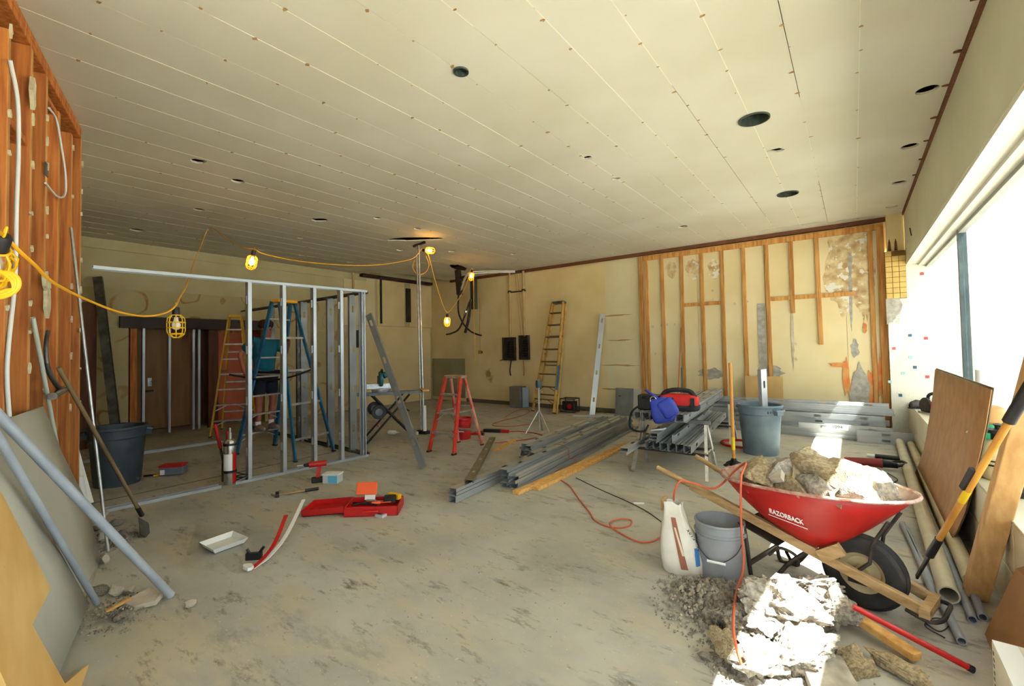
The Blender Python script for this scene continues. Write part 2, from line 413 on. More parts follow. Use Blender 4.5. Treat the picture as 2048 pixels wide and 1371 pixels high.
for i, x in enumerate(xs[1:-1]):
    strong = (round((0.092-x)/PW) % 2 == 0)
    w = 0.0062 if strong else 0.0046
    rd = random.Random(i*5+1); y = -2.1
    while y < 9.6:
        ln = min(9.6-y, rd.uniform(2.2, 4.8) if strong else rd.uniform(.9, 1.9))
        if x < -9.7: ln = min(ln, 6.9-y)
        if ln < 0.2: break
        if rd.random() < (.88 if strong else .5): bead(x, w*rd.uniform(.7, 1.1), y, min(9.7, y+ln))
        y += ln+0.02
# can sleeves in the two big round holes
for x, y, r in ((-0.67, 4.62, .125), (-0.67, 7.25, .125), (-2.26, 2.42, .052)):
    MB().lathe([(r-.004, -.012), (r+.006, -.012), (r+.006, .12), (r-.004, .12)], 28, (x, y, ZC), closed=True).build('can_sleeve', mat('green_grey_can', (74, 84, 74), None, rough=.6, metal=.3), ceil, world=True)
# rusty nail heads along the joints: too many small ones to count, one part
nb = MB(); rd = random.Random(5)
for x in xs[1:-1]:
    for k in range(30):
        y = -0.4+k*0.34+rd.uniform(-.05, .05)
        if y > 9.6 or rd.random() < 0.42: continue
        xx = x+rd.uniform(-.02, .02); r = rd.uniform(.007, .021)
        nb.add([(xx+a_, y+b_, ZC-.002) for a_, b_ in blob(7, r, r*.8, .45, rd)], [tuple(range(7))])
no = nb.build('nail_head', mat_rust, ceil, world=True); no['kind'] = 'stuff'

# ---- back wall: plaster, furred bay of yellow sheathing with flat studs
mat_plaster = mat('tan_plaster', (232, 209, 156), (220, 195, 138), 1.2, 0.85, spots=(176, 140, 84), spot_scale=1.6, spot_th=0.70)
mat_plaster2 = mat('pale_painted_plaster', (226, 212, 170), (216, 200, 154), 1.3, 0.85)
mat_sheath = mat('yellow_sheathing', (226, 210, 166), (216, 196, 146), 1.0, 0.8)
mat_patch = mat('old_plaster_patch', (206, 196, 170), (176, 158, 122), 5, 0.9, bump=0.3, bscale=20)
mat_mortar = mat('grey_mortar', (176, 170, 158), (150, 144, 132), 14, 0.95, bump=0.5, bscale=40)
mat_stainbrown = mat('water_stain', (188, 152, 96), (160, 118, 66), 4, 0.85)
mat_orangepaint = mat('orange_red_paint', (214, 110, 50), (206, 150, 80), 7, 0.7)
mat_crown = mat('red_brown_trim', (124, 72, 40), (98, 56, 32), 5, 0.75, stretch=(1, 8, 8))
wb = struct(MB().bx((XL-.2, YB+.02, -.1), (1.3, YB+.22, 3.98)).build('wall_back', mat_plaster))
MB().bx((-9.10, YB-.02, 0.0), (-4.6, YB+.03, 3.5)).build('plaster_coat', mat_plaster, wb, world=True)
MB().bx((-4.6, YB-.021, 0.0), (-3.78, YB+.03, 3.5)).build('plaster_coat', mat_plaster2, wb, world=True)
MB().bx((-10.5, YB-.0, 0.09), (-9.12, YB+.03, 1.25)).build('plaster_coat', mat('grey_green_board', (164, 156, 118), (150, 142, 104), 2, 0.85), wb, world=True)
for a, b in ((-3.76, -2.55), (-2.545, -1.32), (-1.315, -0.1), (-0.095, 0.44)):
    MB().bx((a, YB-.03, 0), (b, YB+.03, 3.5)).build('sheathing_sheet', mat_sheath, wb, world=True)
FY = YB-.03
def fstud(x, z0, z1, w=.089, dx=0.0, name='furring_stud'):
    o = MB().bar((x-dx, FY-.019, z0), (x+dx, FY-.019, z1), w, .038, (0, 1, 0)).build(name, M['fur_wood'], wb, world=True); return bevel(o, .003, 1)
for x, z0 in ((-3.60, 0), (-3.25, 0), (-2.85, 0), (-2.44, 0), (-2.06, 0), (-1.67, 0), (-1.27, 0), (-0.88, 2.08), (-0.48, 1.50), (0.26, 0.0)):
    fstud(x, z0, 3.42, .066 if x > -3.5 else .07, random.uniform(-.01, .01))
bevel(MB().bx((.345, FY-.05, 0), (.44, FY, 3.45)).build('corner_post', M['fur_wood'], wb, world=True), .004, 1)
MB().bx((-3.66, FY-.04, 3.40), (.44, FY, 3.50)).build('top_plate', M['fur_wood'], wb, world=True)
MB().bx((-3.76, FY-.06, 0.2), (-3.68, FY, 3.5)).build('side_batten', M['fur_wood'], wb, world=True)
MB().bx((-2.82, FY-.036, 2.33), (-2.08, FY, 2.40)).build('blocking', M['fur_wood'], wb, world=True)
MB().bx((-1.24, FY-.036, 2.33), (0.02, FY, 2.40)).build('blocking', M['fur_wood'], wb, world=True)
MB().bx((XL+.9, FY-.02, 3.53), (.68, FY+.06, 3.598)).build('crown_strip', mat_crown, wb, world=True)
rd = random.Random(21)
_pk = [0]
def wpatch(px, pz, rx, rz, m, name='plaster_patch', j=.3, n=16, t=.004, sd=None):
    _pk[0] += 1; t = .002+.0006*_pk[0]
    r_ = random.Random(sd if sd is not None else int(abs(px*100+pz*10)))
    return MB().prism([(a+px, b+pz) for a, b in blob(n, rx, rz, j, r_)], t, (0, FY, 0), (1, 0, 0), (0, 0, 1)).build(name, m, wb, world=True)
# weathered upper right corner of the furred bay
mat_weather = mat('weathered_sheathing', (222, 204, 158), (176, 140, 92), 7, .9, bump=.3, bscale=30, spots=(226, 220, 204), spot_scale=9, spot_th=.56, detail=10)
wpatch(-.10, 2.78, .28, .72, mat_weather, 'weathered_patch', .16, 44, sd=77); wpatch(.16, 2.72, .15, .78, mat_weather, 'weathered_patch', .12, 40, sd=78)
for (x, z, a, b, m) in ((-.03, 2.35, .022, .62, mat_mortar), (.0, 1.42, .055, .16, mat_mortar), (-.02, 2.9, .03, .2, mat_mortar), (-3.05, 3.12, .12, .18, mat_weather), (-2.62, 3.1, .14, .2, mat_weather), (-2.22, 3.05, .12, .18, mat_weather),
                        (-1.28, .98, .22, .14, mat_mortar), (-2.35, .95, .2, .12, mat_mortar), (-.9, 1.7, .025, .5, mat_patch)):
    wpatch(x, z, a, b, m)
for (x, z) in ((-3.5, 1.95), (-3.3, 1.97), (-3.18, 1.97), (-3.02, 1.97), (-2.25, 2.62), (-2.24, 2.45), (-1.85, 2.32), (-1.62, 2.36), (-.86, 1.52), (-.86, 1.24), (-3.45, 1.35)):
    wpatch(x, z, .022, .03, mat_patch, sd=int(x*100))
MB().bx((-1.46, FY-.012, .75), (-1.335, FY, 2.3)).build('mortar_strip', mat_mortar, wb, world=True)
for (x, z, a, b) in ((-.13, .92, .05, .32), (.02, .86, .07, .08), (.20, .75, .05, .34), (.33, .95, .03, .42), (-.25, 1.15, .12, .04), (.15, 1.75, .03, .1)):
    wpatch(x, z, a, b, mat_orangepaint, 'paint_smear', .35)
wpatch(.05, .62, .12, .5, mat_mortar)
# torn shelf-cleat marks on the pale plaster
for i, (px, py, w) in enumerate(((1235, 630, .28), (1240, 680, .3), (1240, 730, .36), (1232, 778, .3))):
    p = PY(px, py, YB-.02)
    MB().prism([(p.x+a, p.z+b) for a, b in blob(14, w, .018, .5, random.Random(i))], .004, (0, YB-.0215, 0), (1, 0, 0), (0, 0, 1)).build('cleat_scar', mat_stainbrown, wb, world=True)
MB().bx((-9.05, YB-.035, 0.0), (-3.8, YB-.02, .10)).build('base_strip', mat('grey_base_strip', (112, 106, 90), (96, 90, 76), 4, 0.9), wb, world=True)

# ---- far left wall with an opening
def glue_material():
    m = bpy.data.materials.new('plaster_with_glue_swirls'); m.use_nodes = True; nt = m.node_tree; N = nt.nodes; L = nt.links
    b = N['Principled BSDF']; b.inputs['Roughness'].default_value = 0.85; tc = N.new('ShaderNodeTexCoord')
    w = N.new('ShaderNodeTexWave'); w.inputs['Scale'].default_value = 1.9; w.inputs['Distortion'].default_value = 16; w.inputs['Detail'].default_value = 1.5; w.inputs['Detail Scale'].default_value = 0.7
    L.new(tc.outputs['Object'], w.inputs['Vector'])
    r = N.new('ShaderNodeValToRGB'); r.color_ramp.elements[0].position = 0.93; r.color_ramp.elements[1].position = 0.985
    L.new(w.outputs['Fac'], r.inputs['Fac'])
    n = N.new('ShaderNodeTexNoise'); n.inputs['Scale'].default_value = 2.2; n.inputs['Detail'].default_value = 6; L.new(tc.outputs['Object'], n.inputs['Vector'])
    r2 = N.new('ShaderNodeValToRGB'); r2.color_ramp.elements[0].position = 0.42; r2.color_ramp.elements[1].position = 0.62; L.new(n.outputs['Fac'], r2.inputs['Fac'])
    mu = N.new('ShaderNodeMath'); mu.operation = 'MULTIPLY'; L.new(r.outputs['Color'], mu.inputs[0]); L.new(r2.outputs['Color'], mu.inputs[1])
    base = N.new('ShaderNodeValToRGB'); base.color_ramp.elements[0].color = lin((196, 182, 136)); base.color_ramp.elements[1].color = lin((176, 158, 108)); L.new(n.outputs['Fac'], base.inputs['Fac'])
    mx = N.new('ShaderNodeMix'); mx.data_type = 'RGBA'; L.new(mu.outputs[0], mx.inputs['Factor']); L.new(base.outputs['Color'], mx.inputs[6]); mx.inputs[7].default_value = lin((164, 116, 58))
    L.new(mx.outputs[2], b.inputs['Base Color']); return m
mat_glue = glue_material()
mat_upper = mat('upper_wall_paint', (200, 188, 146), (188, 174, 130), 1.5, 0.85)
OY0, OY1, OZ = 2.36, 4.75, 2.05
wl = struct(MB().bx((XL-.2, -.4, OZ), (XL, YB+.2, 3.98)).build('wall_left', mat_upper))
for n_, a, b in (('wall_panel', (XL-.2, -.4, 0), (XL, OY0, OZ)), ('wall_panel', (XL-.2, OY1, 0), (XL, YB+.02, OZ))):
    MB().bx(a, b).build(n_, mat_glue, wl, world=True)
MB().bx((XL, 1.0, OZ+.02), (XL+.012, 6.6, 2.74)).build('glue_band', mat_glue, wl, world=True)
MB().bx((XL, -.4, 3.42), (XL+.03, 7.4, 3.5)).build('picture_rail', mat_upper, wl, world=True)
MB().bx((XL, 6.9, 0), (XL+.02, 9.7, 2.2)).build('wall_panel', mat_plaster, wl, world=True)
for k, y in enumerate((6.72, 7.75, 8.9)):
    MB().bx((XL, y, 2.22), (XL+.02, y+.95, 3.5)).build('wall_panel', mat_plaster if k else mat_plaster2, wl, world=True)
MB().bx((XL, 7.2, 3.52), (XL+.16, 9.7, 3.6)).build('charred_plate', mat('charred_timber', (48, 34, 26), (76, 46, 30), 6, 0.9), wl, world=True)
MB().bx((XL+.01, 2.22, 2.03), (XL+.09, 4.9, 2.24)).build('header_beam', mat('dark_stained_beam', (40, 26, 18), (56, 36, 24), 4, 0.6), wl, world=True)
mat_dkwood = mat('dark_brown_panel', (112, 68, 42), (92, 54, 32), 3, 0.7, stretch=(6, 6, 1))
mat_door = mat('brown_door_veneer', (170, 126, 78), (152, 110, 64), 2, 0.6, stretch=(6, 6, .7))
mat_insul = mat('dusty_red_board', (214, 116, 84), (196, 100, 70), 2, 0.85)
RX = -11.45
rec = struct(MB().bx((RX-.14, 1.9, -.02), (RX-.06, 5.2, 2.4)).build('wall_recess', mat_dkwood))
MB().bx((RX-.06, 2.0, 2.3), (XL-.2, 5.1, 2.4)).build('recess_soffit', mat_dkwood, rec, world=True)
MB().bx((RX-.06, 1.95, 0), (XL-.2, 2.0, 2.4)).build('recess_cheek', mat_dkwood, rec, world=True)
MB().bx((RX-.06, 5.1, 0), (XL-.2, 5.15, 2.4)).build('recess_cheek', mat_dkwood, rec, world=True)
dr = struct(MB().bx((RX-.06, 2.62, 0.02), (RX-.02, 3.62, 2.12)).build('door_1', mat_door))
dh = MB().box((RX-.01, 2.90, .98), (.02, .07, .17)).tube([(RX+.0, 2.90, 1.0), (RX+.05, 2.90, 1.0), (RX+.06, 2.99, 1.0)], .011, 8).build('door_handle', M['chrome'], dr, world=True)
dr2 = MB().box((RX-.012, 2.90, .80), (.016, .13, .04)).build('strike_plate', M['dark_iron'], dr, world=True)
MB().bx((XL-.25, 2.42, 0), (XL-.16, 2.52, 2.05)).build('opening_post', M['stud_wood'], wl, world=True)
for px in (286, 338, 386, 397):
    y = PX(px, 760, XL-.3).y
    MB().bx((XL-.345, y-.02, 0), (XL-.255, y+.02, 2.05)).build('opening_stud', M['steel'], wl, world=True)
MB().bx((XL-.30, 3.72, 0), (XL-.22, 3.90, 2.05)).build('opening_post', mat_dkwood, wl, world=True)
sh = MB().bx((RX+.22, 3.98, .04), (RX+.25, 4.98, 2.0)).build('insulation_board', mat_insul); tag(sh, 'dusty red board standing in the opening behind the yellow ladder', 'board')
for a, b in (((RX+.25, 3.95, 0), (RX+.30, 4.02, 2.05)), ((RX+.25, 4.94, 0), (RX+.30, 5.0, 2.05)), ((RX+.25, 4.02, 1.98), (RX+.30, 4.94, 2.05))):
    MB().bx(a, b).build('board_frame', M['stud_wood'], sh, world=True)

# ---- right: header beam above the shop window, soffit, frame, knee wall
mat_header = mat('grey_olive_plaster', (218, 216, 192), (208, 206, 180), 1.2, 0.85, spots=(120, 112, 88), spot_scale=9, spot_th=0.76)
mat_soffit = mat('white_soffit_paint', (226, 222, 206), None, rough=0.7)
wr = struct(MB().bx((XW, -2.2, 2.78), (XW+.27, 9.55, 3.98)).build('wall_right', mat_header))
MB().bx((XW-.02, -2.2, 3.555), (XW, 9.6, 3.6)).build('torn_edge_strip', mat_crown, wr, world=True)
for k in range(9):
    y = 2.6+k*.62+random.uniform(-.1, .1)
    MB().prism(blob(7, .032, .010, .5), .012, (XW-.03, y, ZC-.014), (1, .2, 0), (0, 1, 0)).build('lath_splinter', mat_crown, wr, world=True)
MB().bar((XW-.002, 8.45, 3.02), (XW-.002, 8.62, 3.16), .004, .02, (1, 0, 0)).build('plaster_crack', M['joint'], wr, world=True)
t1 = struct(MB().bx((XW+.005, -2.2, 2.755), (XW+.15, 9.55, 2.78)).build('trim_1', mat_soffit))
t2 = struct(MB().bx((XW+.15, -2.2, 2.725), (XW+.25, 9.55, 2.78)).build('trim_2', mat_soffit))
mat_frame = mat('dark_aluminium_frame', (70, 84, 84), (56, 68, 70), 6, 0.45, 0.5)
mat_frame_lt = mat('grey_frame_paint', (150, 150, 142), None, rough=0.5)
def glass_material():
    m = bpy.data.materials.new('window_glass'); m.use_nodes = True; N = m.node_tree.nodes; L = m.node_tree.links
    N.remove(N['Principled BSDF']); t = N.new('ShaderNodeBsdfTransparent'); t.inputs[0].default_value = (.95, .97, .96, 1)
    g = N.new('ShaderNodeBsdfGlossy'); g.inputs['Roughness'].default_value = .02
    x = N.new('ShaderNodeMixShader'); x.inputs[0].default_value = 0.05; L.new(t.outputs[0], x.inputs[1]); L.new(g.outputs[0], x.inputs[2]); L.new(x.outputs[0], N['Material Output'].inputs[0]); return m
mat_glass = glass_material()
GX = .955
for i, (a, b) in enumerate(((-2.2, 1.6), (1.6, 6.80), (6.80, 9.55))):
    w_ = struct(MB().bx((GX-.004, a+.03, .60), (GX+.004, b-.03, 2.70)).build('window_%d' % (i+1), mat_glass))
    MB().bx((GX-.03, a, 2.69), (GX+.03, b, 2.73)).build('window_frame', mat_frame_lt, w_, world=True)
    MB().bx((GX-.03, a, .56), (GX+.03, b, .60)).build('window_frame', mat_frame_lt, w_, world=True)
    MB().bx((GX-.035, b-.03, .56), (GX+.035, b+.03, 2.73)).build('mullion', mat_frame, w_, world=True)
mat_ktile = mat('cream_glazed_tile', (214, 206, 180), (202, 192, 164), 2, 0.35, rand=0.03)
kw = struct(MB().bx((.66, -2.2, 0), (.98, 9.55, .55)).build('wall_knee', mat('tile_grout', (120, 112, 92), None, rough=0.9)))
y = 2.4; tl = None
while y < 9.5:
    y1 = min(y+.60, 9.53)
    for z0, z1 in ((.01, .258), (.264, .545)):
        bevel(MB().bx((.65, y+.003, z0), (.662, y1-.003, z1)).build('tile', mat_ktile, kw, world=True), .004, 2)
    bevel(MB().bx((.65, y+.003, .548), (.915, y1-.003, .562)).build('tile', mat_ktile, kw, world=True), .004, 2)
    y = y1
# tiled return pier at the far end of the window
mat_mosaic = bpy.data.materials.new('small_white_mosaic'); mat_mosaic.use_nodes = True
_nt = mat_mosaic.node_tree; _b = _nt.nodes['Principled BSDF']; _br = _nt.nodes.new('ShaderNodeTexBrick'); _tc = _nt.nodes.new('ShaderNodeTexCoord'); _mp = _nt.nodes.new('ShaderNodeMapping')
_mp.inputs['Rotation'].default_value = (R(90), 0, 0); _br.offset = 0; _br.inputs['Scale'].default_value = 44; _br.inputs['Brick Width'].default_value = 1; _br.inputs['Row Height'].default_value = 1; _br.inputs['Mortar Size'].default_value = .06
_br.inputs['Color1'].default_value = lin((226, 222, 206)); _br.inputs['Color2'].default_value = lin((218, 214, 196)); _br.inputs['Mortar'].default_value = lin((204, 199, 180))
_nt.links.new(_tc.outputs['Object'], _mp.inputs['Vector']); _nt.links.new(_mp.outputs[0], _br.inputs['Vector']); _nt.links.new(_br.outputs['Color'], _b.inputs['Base Color']); _b.inputs['Roughness'].default_value = .35
pier = struct(MB().bx((.445, 9.52, 0), (1.75, 9.70, 2.80)).build('wall_pier', mat_mosaic))
MB().bx((.47, 9.56, 2.8), (.69, 9.70, 3.6)).build('pier_head', mat_plaster, pier, world=True)
for px, py, cname in ((1844, 547, 'r'), (1820, 670, 'b'), (1852, 676, 'r'), (1788, 696, 'r'), (1821, 714, 'g'), (1830, 734, 'b'), (1807, 746, 'g'), (1801, 790, 'b'), (1855, 753, 'r'), (1780, 763, 'g')):
    p = PY(px, py, 9.515)
    c_ = {'r': mat('red_mosaic_tile', (196, 60, 60), None, rough=.35), 'b': mat('blue_mosaic_tile', (30, 84, 100), None, rough=.35), 'g': mat('pale_blue_mosaic_tile', (150, 190, 190), None, rough=.35)}[cname]
    MB().box((p.x, 9.518, p.z), (.044, .01, .044)).build('tile', c_, pier, world=True)
mat_ytile = mat('old_yellow_tile', (206, 172, 96), (186, 150, 78), 4, 0.6, rand=.08)
yc = MB().bx((.43, 9.47, 2.22), (.685, 9.56, 2.98)).build('tile_bed', mat('brown_tile_bed', (110, 80, 44), None, rough=.95), pier, world=True)
for i in range(3):
    for j in range(9):
        if j > 7 and i > 0: continue
        MB().box((.475+.085*i, 9.466, 2.263+.085*j), (.078, .012, .078)).build('tile', mat_ytile, yc, world=False)
for o in yc.children: o.location = -(pier.location)
MB().prism([(0, 0), (.16, .02), (.2, -.1), (.15, -.42), (.06, -.36), (0, -.42)], .02, (.425, 9.49, 2.22), (1, 0, 0), (0, 0, 1)).build('torn_backer', mat_mortar, pier, world=True)
for x in (.50, .58): MB().tube([(x, 9.62, 3.6), (x, 9.56, 3.0)], .02, 8).build('wall_pipe', mat_crown, pier, world=True)

# ---- outside: pavement, sun shade over the window
mat_pave = mat('pavement', (190, 186, 176), (178, 174, 164), 2, 0.9)
struct(MB().bx((.98, -25, -.2), (26, 40, -.08)).build('floor_pavement', mat_pave))
struct(MB().bx((-25, -25, -.2), (.98, -3.5, -.08)).build('floor_forecourt', mat_pave))
mat_shade = mat('white_canopy_board', (232, 230, 224), None, rough=.7)
struct(MB().bx((1.76, -6, 3.4), (4.6, 16, 3.46)).build('ceiling_canopy', mat_shade))

# ---- unseen wall behind, added to narrow the opening and cut light from there
wsf = struct(MB().bx((-5.7, -2.34, 0), (-1.35, -2.2, 3.98)).build('wall_added_behind', mat_plaster2))
MB().bx((-1.35, -2.34, 2.7), (.98, -2.2, 3.98)).build('added_lintel', mat_plaster2, wsf, world=True)
# ---- front left: unseen wall added to block sky light, and splayed stud wall
wf = struct(MB().bx((XL-.2, .45, 0), (-5.62, .60, 3.98)).build('wall_added_left', mat_plaster))
U = Vector((.951, -.308, 0)); NN = Vector((.308, .951, 0)); W0 = Vector((-5.54, .90, 0)); LW = 3.35
sw = struct(MB().add([W0+U*s-NN*d+Vector((0, 0, z)) for s in (0, LW) for d in (.14, .16) for z in (0, 3.6)],
    [(0, 1, 3, 2), (4, 6, 7, 5), (0, 4, 5, 1), (2, 3, 7, 6), (0, 2, 6, 4), (1, 5, 7, 3)]).build('wall_splayed', mat('dark_sheathing_boards', (96, 52, 26), (66, 36, 18), 3, 0.8, stretch=(2, 2, 6))))
def wbar(s0, s1, d0, d1, z0, z1, name, m):
    a = W0+U*s0-NN*d0; b = W0+U*s1-NN*d0; c = W0+U*s1-NN*d1; d = W0+U*s0-NN*d1
    mb = MB().add([p+Vector((0, 0, z)) for z in (z0, z1) for p in (a, b, c, d)], [(0, 1, 2, 3), (4, 5, 6, 7), (0, 1, 5, 4), (1, 2, 6, 5), (2, 3, 7, 6), (3, 0, 4, 7)])
    return bevel(mb.build(name, m, sw, world=True), .003, 1)
for k, s in enumerate((0.0, .37, .79, 1.15, 1.50, 1.92, 2.33, 2.74, 3.15)):
    top = (3.5, 3.40, 3.40, 3.5, 3.5, 3.36, 3.5, 3.5, 3.5)[k]
    wbar(s, s+.045, 0, .14, .04, top, 'wood_stud', M['stud_wood']); wbar(s+.003, s+.042, -.0015, .001, .05, top-.01, 'plaster_residue', mat('dusty_stud_edge', (206, 158, 92), (176, 118, 58), 9, .85, stretch=(1, 1, .25), rand=.1))
wbar(0, LW, 0, .14, 3.55, 3.595, 'top_plate', M['stud_wood']); wbar(0.02, LW, .002, .14, 3.505, 3.55, 'top_plate', M['stud_wood']); wbar(0, LW, 0, .14, 0, .04, 'sole_plate', M['stud_wood'])
wbar(1.54, 1.92, .01, .14, 2.86, 2.90, 'fire_block', M['stud_wood']); wbar(.83, 1.15, .01, .14, 3.36, 3.40, 'fire_block', M['stud_wood'])
# torn plaster-board scraps left under nails on the stud edges
mat_scrap = mat('plaster_scrap', (222, 212, 176), (200, 186, 146), 20, .9)
rd = random.Random(11)
for s, n in ((.02, 9), (.39, 7), (1.17, 10), (1.52, 9), (1.94, 7)):
    for k in range(n):
        z = 1.0+2.4*(k+rd.uniform(.1, .9))/n
        o_ = W0+U*(s+rd.uniform(-.005, .02))+NN*.001+Vector((0, 0, z))
        MB().prism(blob(7, rd.uniform(.008, .018), rd.uniform(.010, .034), .6, rd), .012, o_, -U, (0, 0, 1)).build('plaster_scrap', mat_scrap, sw, world=True)
for s, z, a, b in ((1.2, 2.05, .10, .05), (1.17, 1.93, .06, .09), (1.56, 3.2, .035, .09)):
    MB().prism(blob(8, a, b, .4, rd), .02, W0+U*s+NN*.002+Vector((0, 0, z)), -U, (0, 0, 1)).build('plaster_scrap', mat_scrap, sw, world=True)
# ================================================================ STEEL STUDS
_sm = {}
def stud_mesh(L, web=.09, fl=.034, holes=True, m=None):
    key = (round(L, 2), web, fl, holes, m.name if m else '')
    if key in _sm: return _sm[key]
    t = .0025; mb = MB(); h = fl
    a = web/2; hw = .019
    mb.bx((-a, 0, h-t), (-hw, L, h)); mb.bx((hw, 0, h-t), (a, L, h))
    y = 0.0; nh = .30
    while holes and nh+.12 < L:
        mb.bx((-hw, y, h-t), (hw, nh, h)); y = nh+.10; nh += .61
    mb.bx((-hw, y, h-t), (hw, L, h))
    for s in (-1, 1):
        mb.bx((s*a, 0, 0), (s*(a-t), L, h)); mb.bx((s*a, 0, 0), (s*(a-.009), L, t))
    me = mb.mesh('steel_stud'); me.materials.append(m or M['steel']); _sm[key] = me; return me
def place_stud(p0, d, up, L, label=None, group=None, name='steel_stud', parent=None, web=.09, fl=.034, holes=True, m=None):
    o = bpy.data.objects.new(name, stud_mesh(L, web, fl, holes, m)); C.objects.link(o)
    d = Vector(d).normalized(); up = Vector(up); x = d.cross(up).normalized(); up = x.cross(d)
    p0 = Vector(p0)
    if parent is not None: o.parent = parent; p0 = p0-parent.location
    o.matrix_basis = Matrix(((x.x, d.x, up.x, p0.x), (x.y, d.y, up.y, p0.y), (x.z, d.z, up.z, p0.z), (0, 0, 0, 1)))
    if label: tag(o, label, 'steel stud', group)
    return o
# ---- stud partition, end post and return run
PT = thing('stud_partition', 'galvanised steel stud wall frame standing open in the middle of the floor', 'wall frame', (-5.86, 3.3, 0))
pa = Vector((-5.96, 1.16, 0)); pb = Vector((-5.74, 4.02, 0)); pdir = (pb-pa).normalized(); pn = Vector((pdir.y, -pdir.x, 0))
def ppt(px): 
    d = ray(px, 700); n = pn; t = (pa-Vector((0, 0, H_EYE))).dot(n)/d.dot(n); q = Vector((0, 0, H_EYE))+d*t; return Vector((q.x, q.y, 0))
gap0 = ppt(440); gap1 = ppt(468)
place_stud(pa, pdir, (0, 0, -1), (gap0-pa).length, name='bottom_track', parent=PT, web=.094, fl=.035, holes=False).location.z = .035
place_stud(gap1, pdir, (0, 0, -1), (pb-gap1).length, name='bottom_track', parent=PT, web=.094, fl=.035, holes=False).location.z = .035
tp = ppt(184); place_stud(tp+Vector((0, 0, 2.395)), pdir, (0, 0, 1), (pb-tp).length, name='top_track', parent=PT, web=.094, fl=.035, holes=False)
for px in (497, 566, 627, 681):
    q = ppt(px); place_stud(q+pdir*.025+Vector((0, 0, .004)), (0, 0, 1), -pdir, 2.42, name='stud', parent=PT, web=.089, fl=.045)
q = pb-pdir*.03; place_stud(q+Vector((0, 0, .004)), (0, 0, 1), -pdir, 2.42, name='end_stud', parent=PT, web=.089, fl=.045)
place_stud(q-pdir*.06+Vector((0, 0, .004)), (0, 0, 1), pdir, 2.42, name='end_stud', parent=PT, web=.089, fl=.045)
rd_ = Vector((-1, .03, 0)).normalized()
place_stud(Vector((-5.80, 4.06, 2.395)), rd_, (0, 0, 1), 4.5, name='top_track', parent=PT, web=.094, fl=.035, holes=False, m=M['steel_dull'])
place_stud(Vector((-5.80, 4.06, .035)), rd_, (0, 0, -1), 4.5, name='bottom_track', parent=PT, web=.094, fl=.035, holes=False, m=M['steel_dull'])
for px in (606, 659, 703):
    q = PY(px, 740, 4.08); place_stud((q.x, 4.08, .004), (0, 0, 1), (1, 0, 0), 2.40, name='stud', parent=PT, web=.115, fl=.045, m=mat('grey_primed_steel', (140, 142, 140), (124, 126, 124), 2, .45, .4))
for x in (-7.9, -8.9):
    place_stud((x, 4.13, .004), (0, 0, 1), (1, 0, 0), 2.40, name='stud', parent=PT, web=.09, fl=.045, m=M['steel_dull'])
tr = place_stud((-8.93, 1.1, .035), (.12, 2.2, 0), (0, 0, -1), 2.15, name='floor_track', holes=False); tag(tr, 'long steel floor track screwed down behind the charcoal bin', 'floor track')
# diagonal brace leaning on the end post
b0 = G(848, 938); b1 = Vector((-5.62, 4.0, 2.03)); bd = b1-b0
place_stud(b0+Vector((.0, 0, .03)), bd, bd.cross(Vector((0, 1, 0))).cross(bd)*-1 if False else Vector((.35, -.94, .1)), bd.length, 'steel stud leaning diagonally against the end post of the wall frame', m=mat('grey_primed_steel', (140, 142, 140)))
# channel leaning on the far left wall
c0 = Vector((-9.55, 2.02, 0.0)); c1 = PX(197, 556, -10.3); cd_ = c1-c0
place_stud(c0+Vector((0, 0, .01)), cd_, Vector((.8, -.5, .2)), cd_.length, 'dark steel channel leaning on the far wall beside the black header beam', m=M['steel_dull'], web=.125, fl=.05, holes=False)
# stud leaning on the back wall
c0 = G(1184, 831); c1 = PY(1205, 629, 9.66); cd_ = c1-c0
place_stud(c0+Vector((0, 0, .005)), cd_, Vector((.5, -.8, .2)), cd_.length, 'bright steel stud leaning upright against the back wall', web=.12, fl=.045)

ORD = ('lowest', 'second', 'third', 'fourth', 'fifth', 'sixth', 'seventh', 'eighth', 'ninth', 'tenth', 'eleventh', 'twelfth', 'thirteenth')
# ---- piles on the floor
D = Vector((-.094, .995, 0)).normalized(); S = Vector((D.y, -D.x, 0))
P0 = Vector((-3.06, 3.95, 0))
def pile(off, s0, lv0, n, L, label, group, jit=.03, seed=1, flip=True):
    r_ = random.Random(seed)
    for k in range(n):
        up = (0, 0, 1) if (k % 2 or not flip) else (0, 0, -1)
        z = (lv0+k)*.0355 + (0 if up[2] > 0 else .0345)
        place_stud(P0+S*(off+r_.uniform(-.004, .004))+D*(s0+r_.uniform(-jit, jit))+Vector((0, 0, z+.001)), D, up, L, label % ORD[k] if '%' in label else label, group)
gA = 'steel studs in the big floor pile'; lA = lambda c: '%s steel stud up in the '+c+' column of the big floor pile'
pile(-.06, 0, 0, 6, 4.2, lA('front left'), gA, .03, 2); pile(.04, .03, 0, 5, 4.2, lA('front right'), gA, .05, 3); pile(.14, -.03, 0, 1, 4.3, 'single steel stud on the floor along the pine board side of the big pile', gA, .02, 4)
pile(-.37, 1.0, 0, 5, 3.2, lA('fourth from the boards'), gA, .05, 5); pile(-.47, 1.1, 0, 5, 3.2, lA('farthest left'), gA, .05, 6); pile(-.17, .8, 0, 6, 3.4, lA('middle'), gA, .04, 61)
gB = 'studs of the low stack'; lB = '%s steel stud up in the low stack jutting out left of the big pile'
pile(-.275, -.63, 0, 4, 3.05, lB, gB, .02, 7)
gC = 'studs of the upper tier'; lC = 'steel stud lying on top of the big floor pile, open end facing the room'
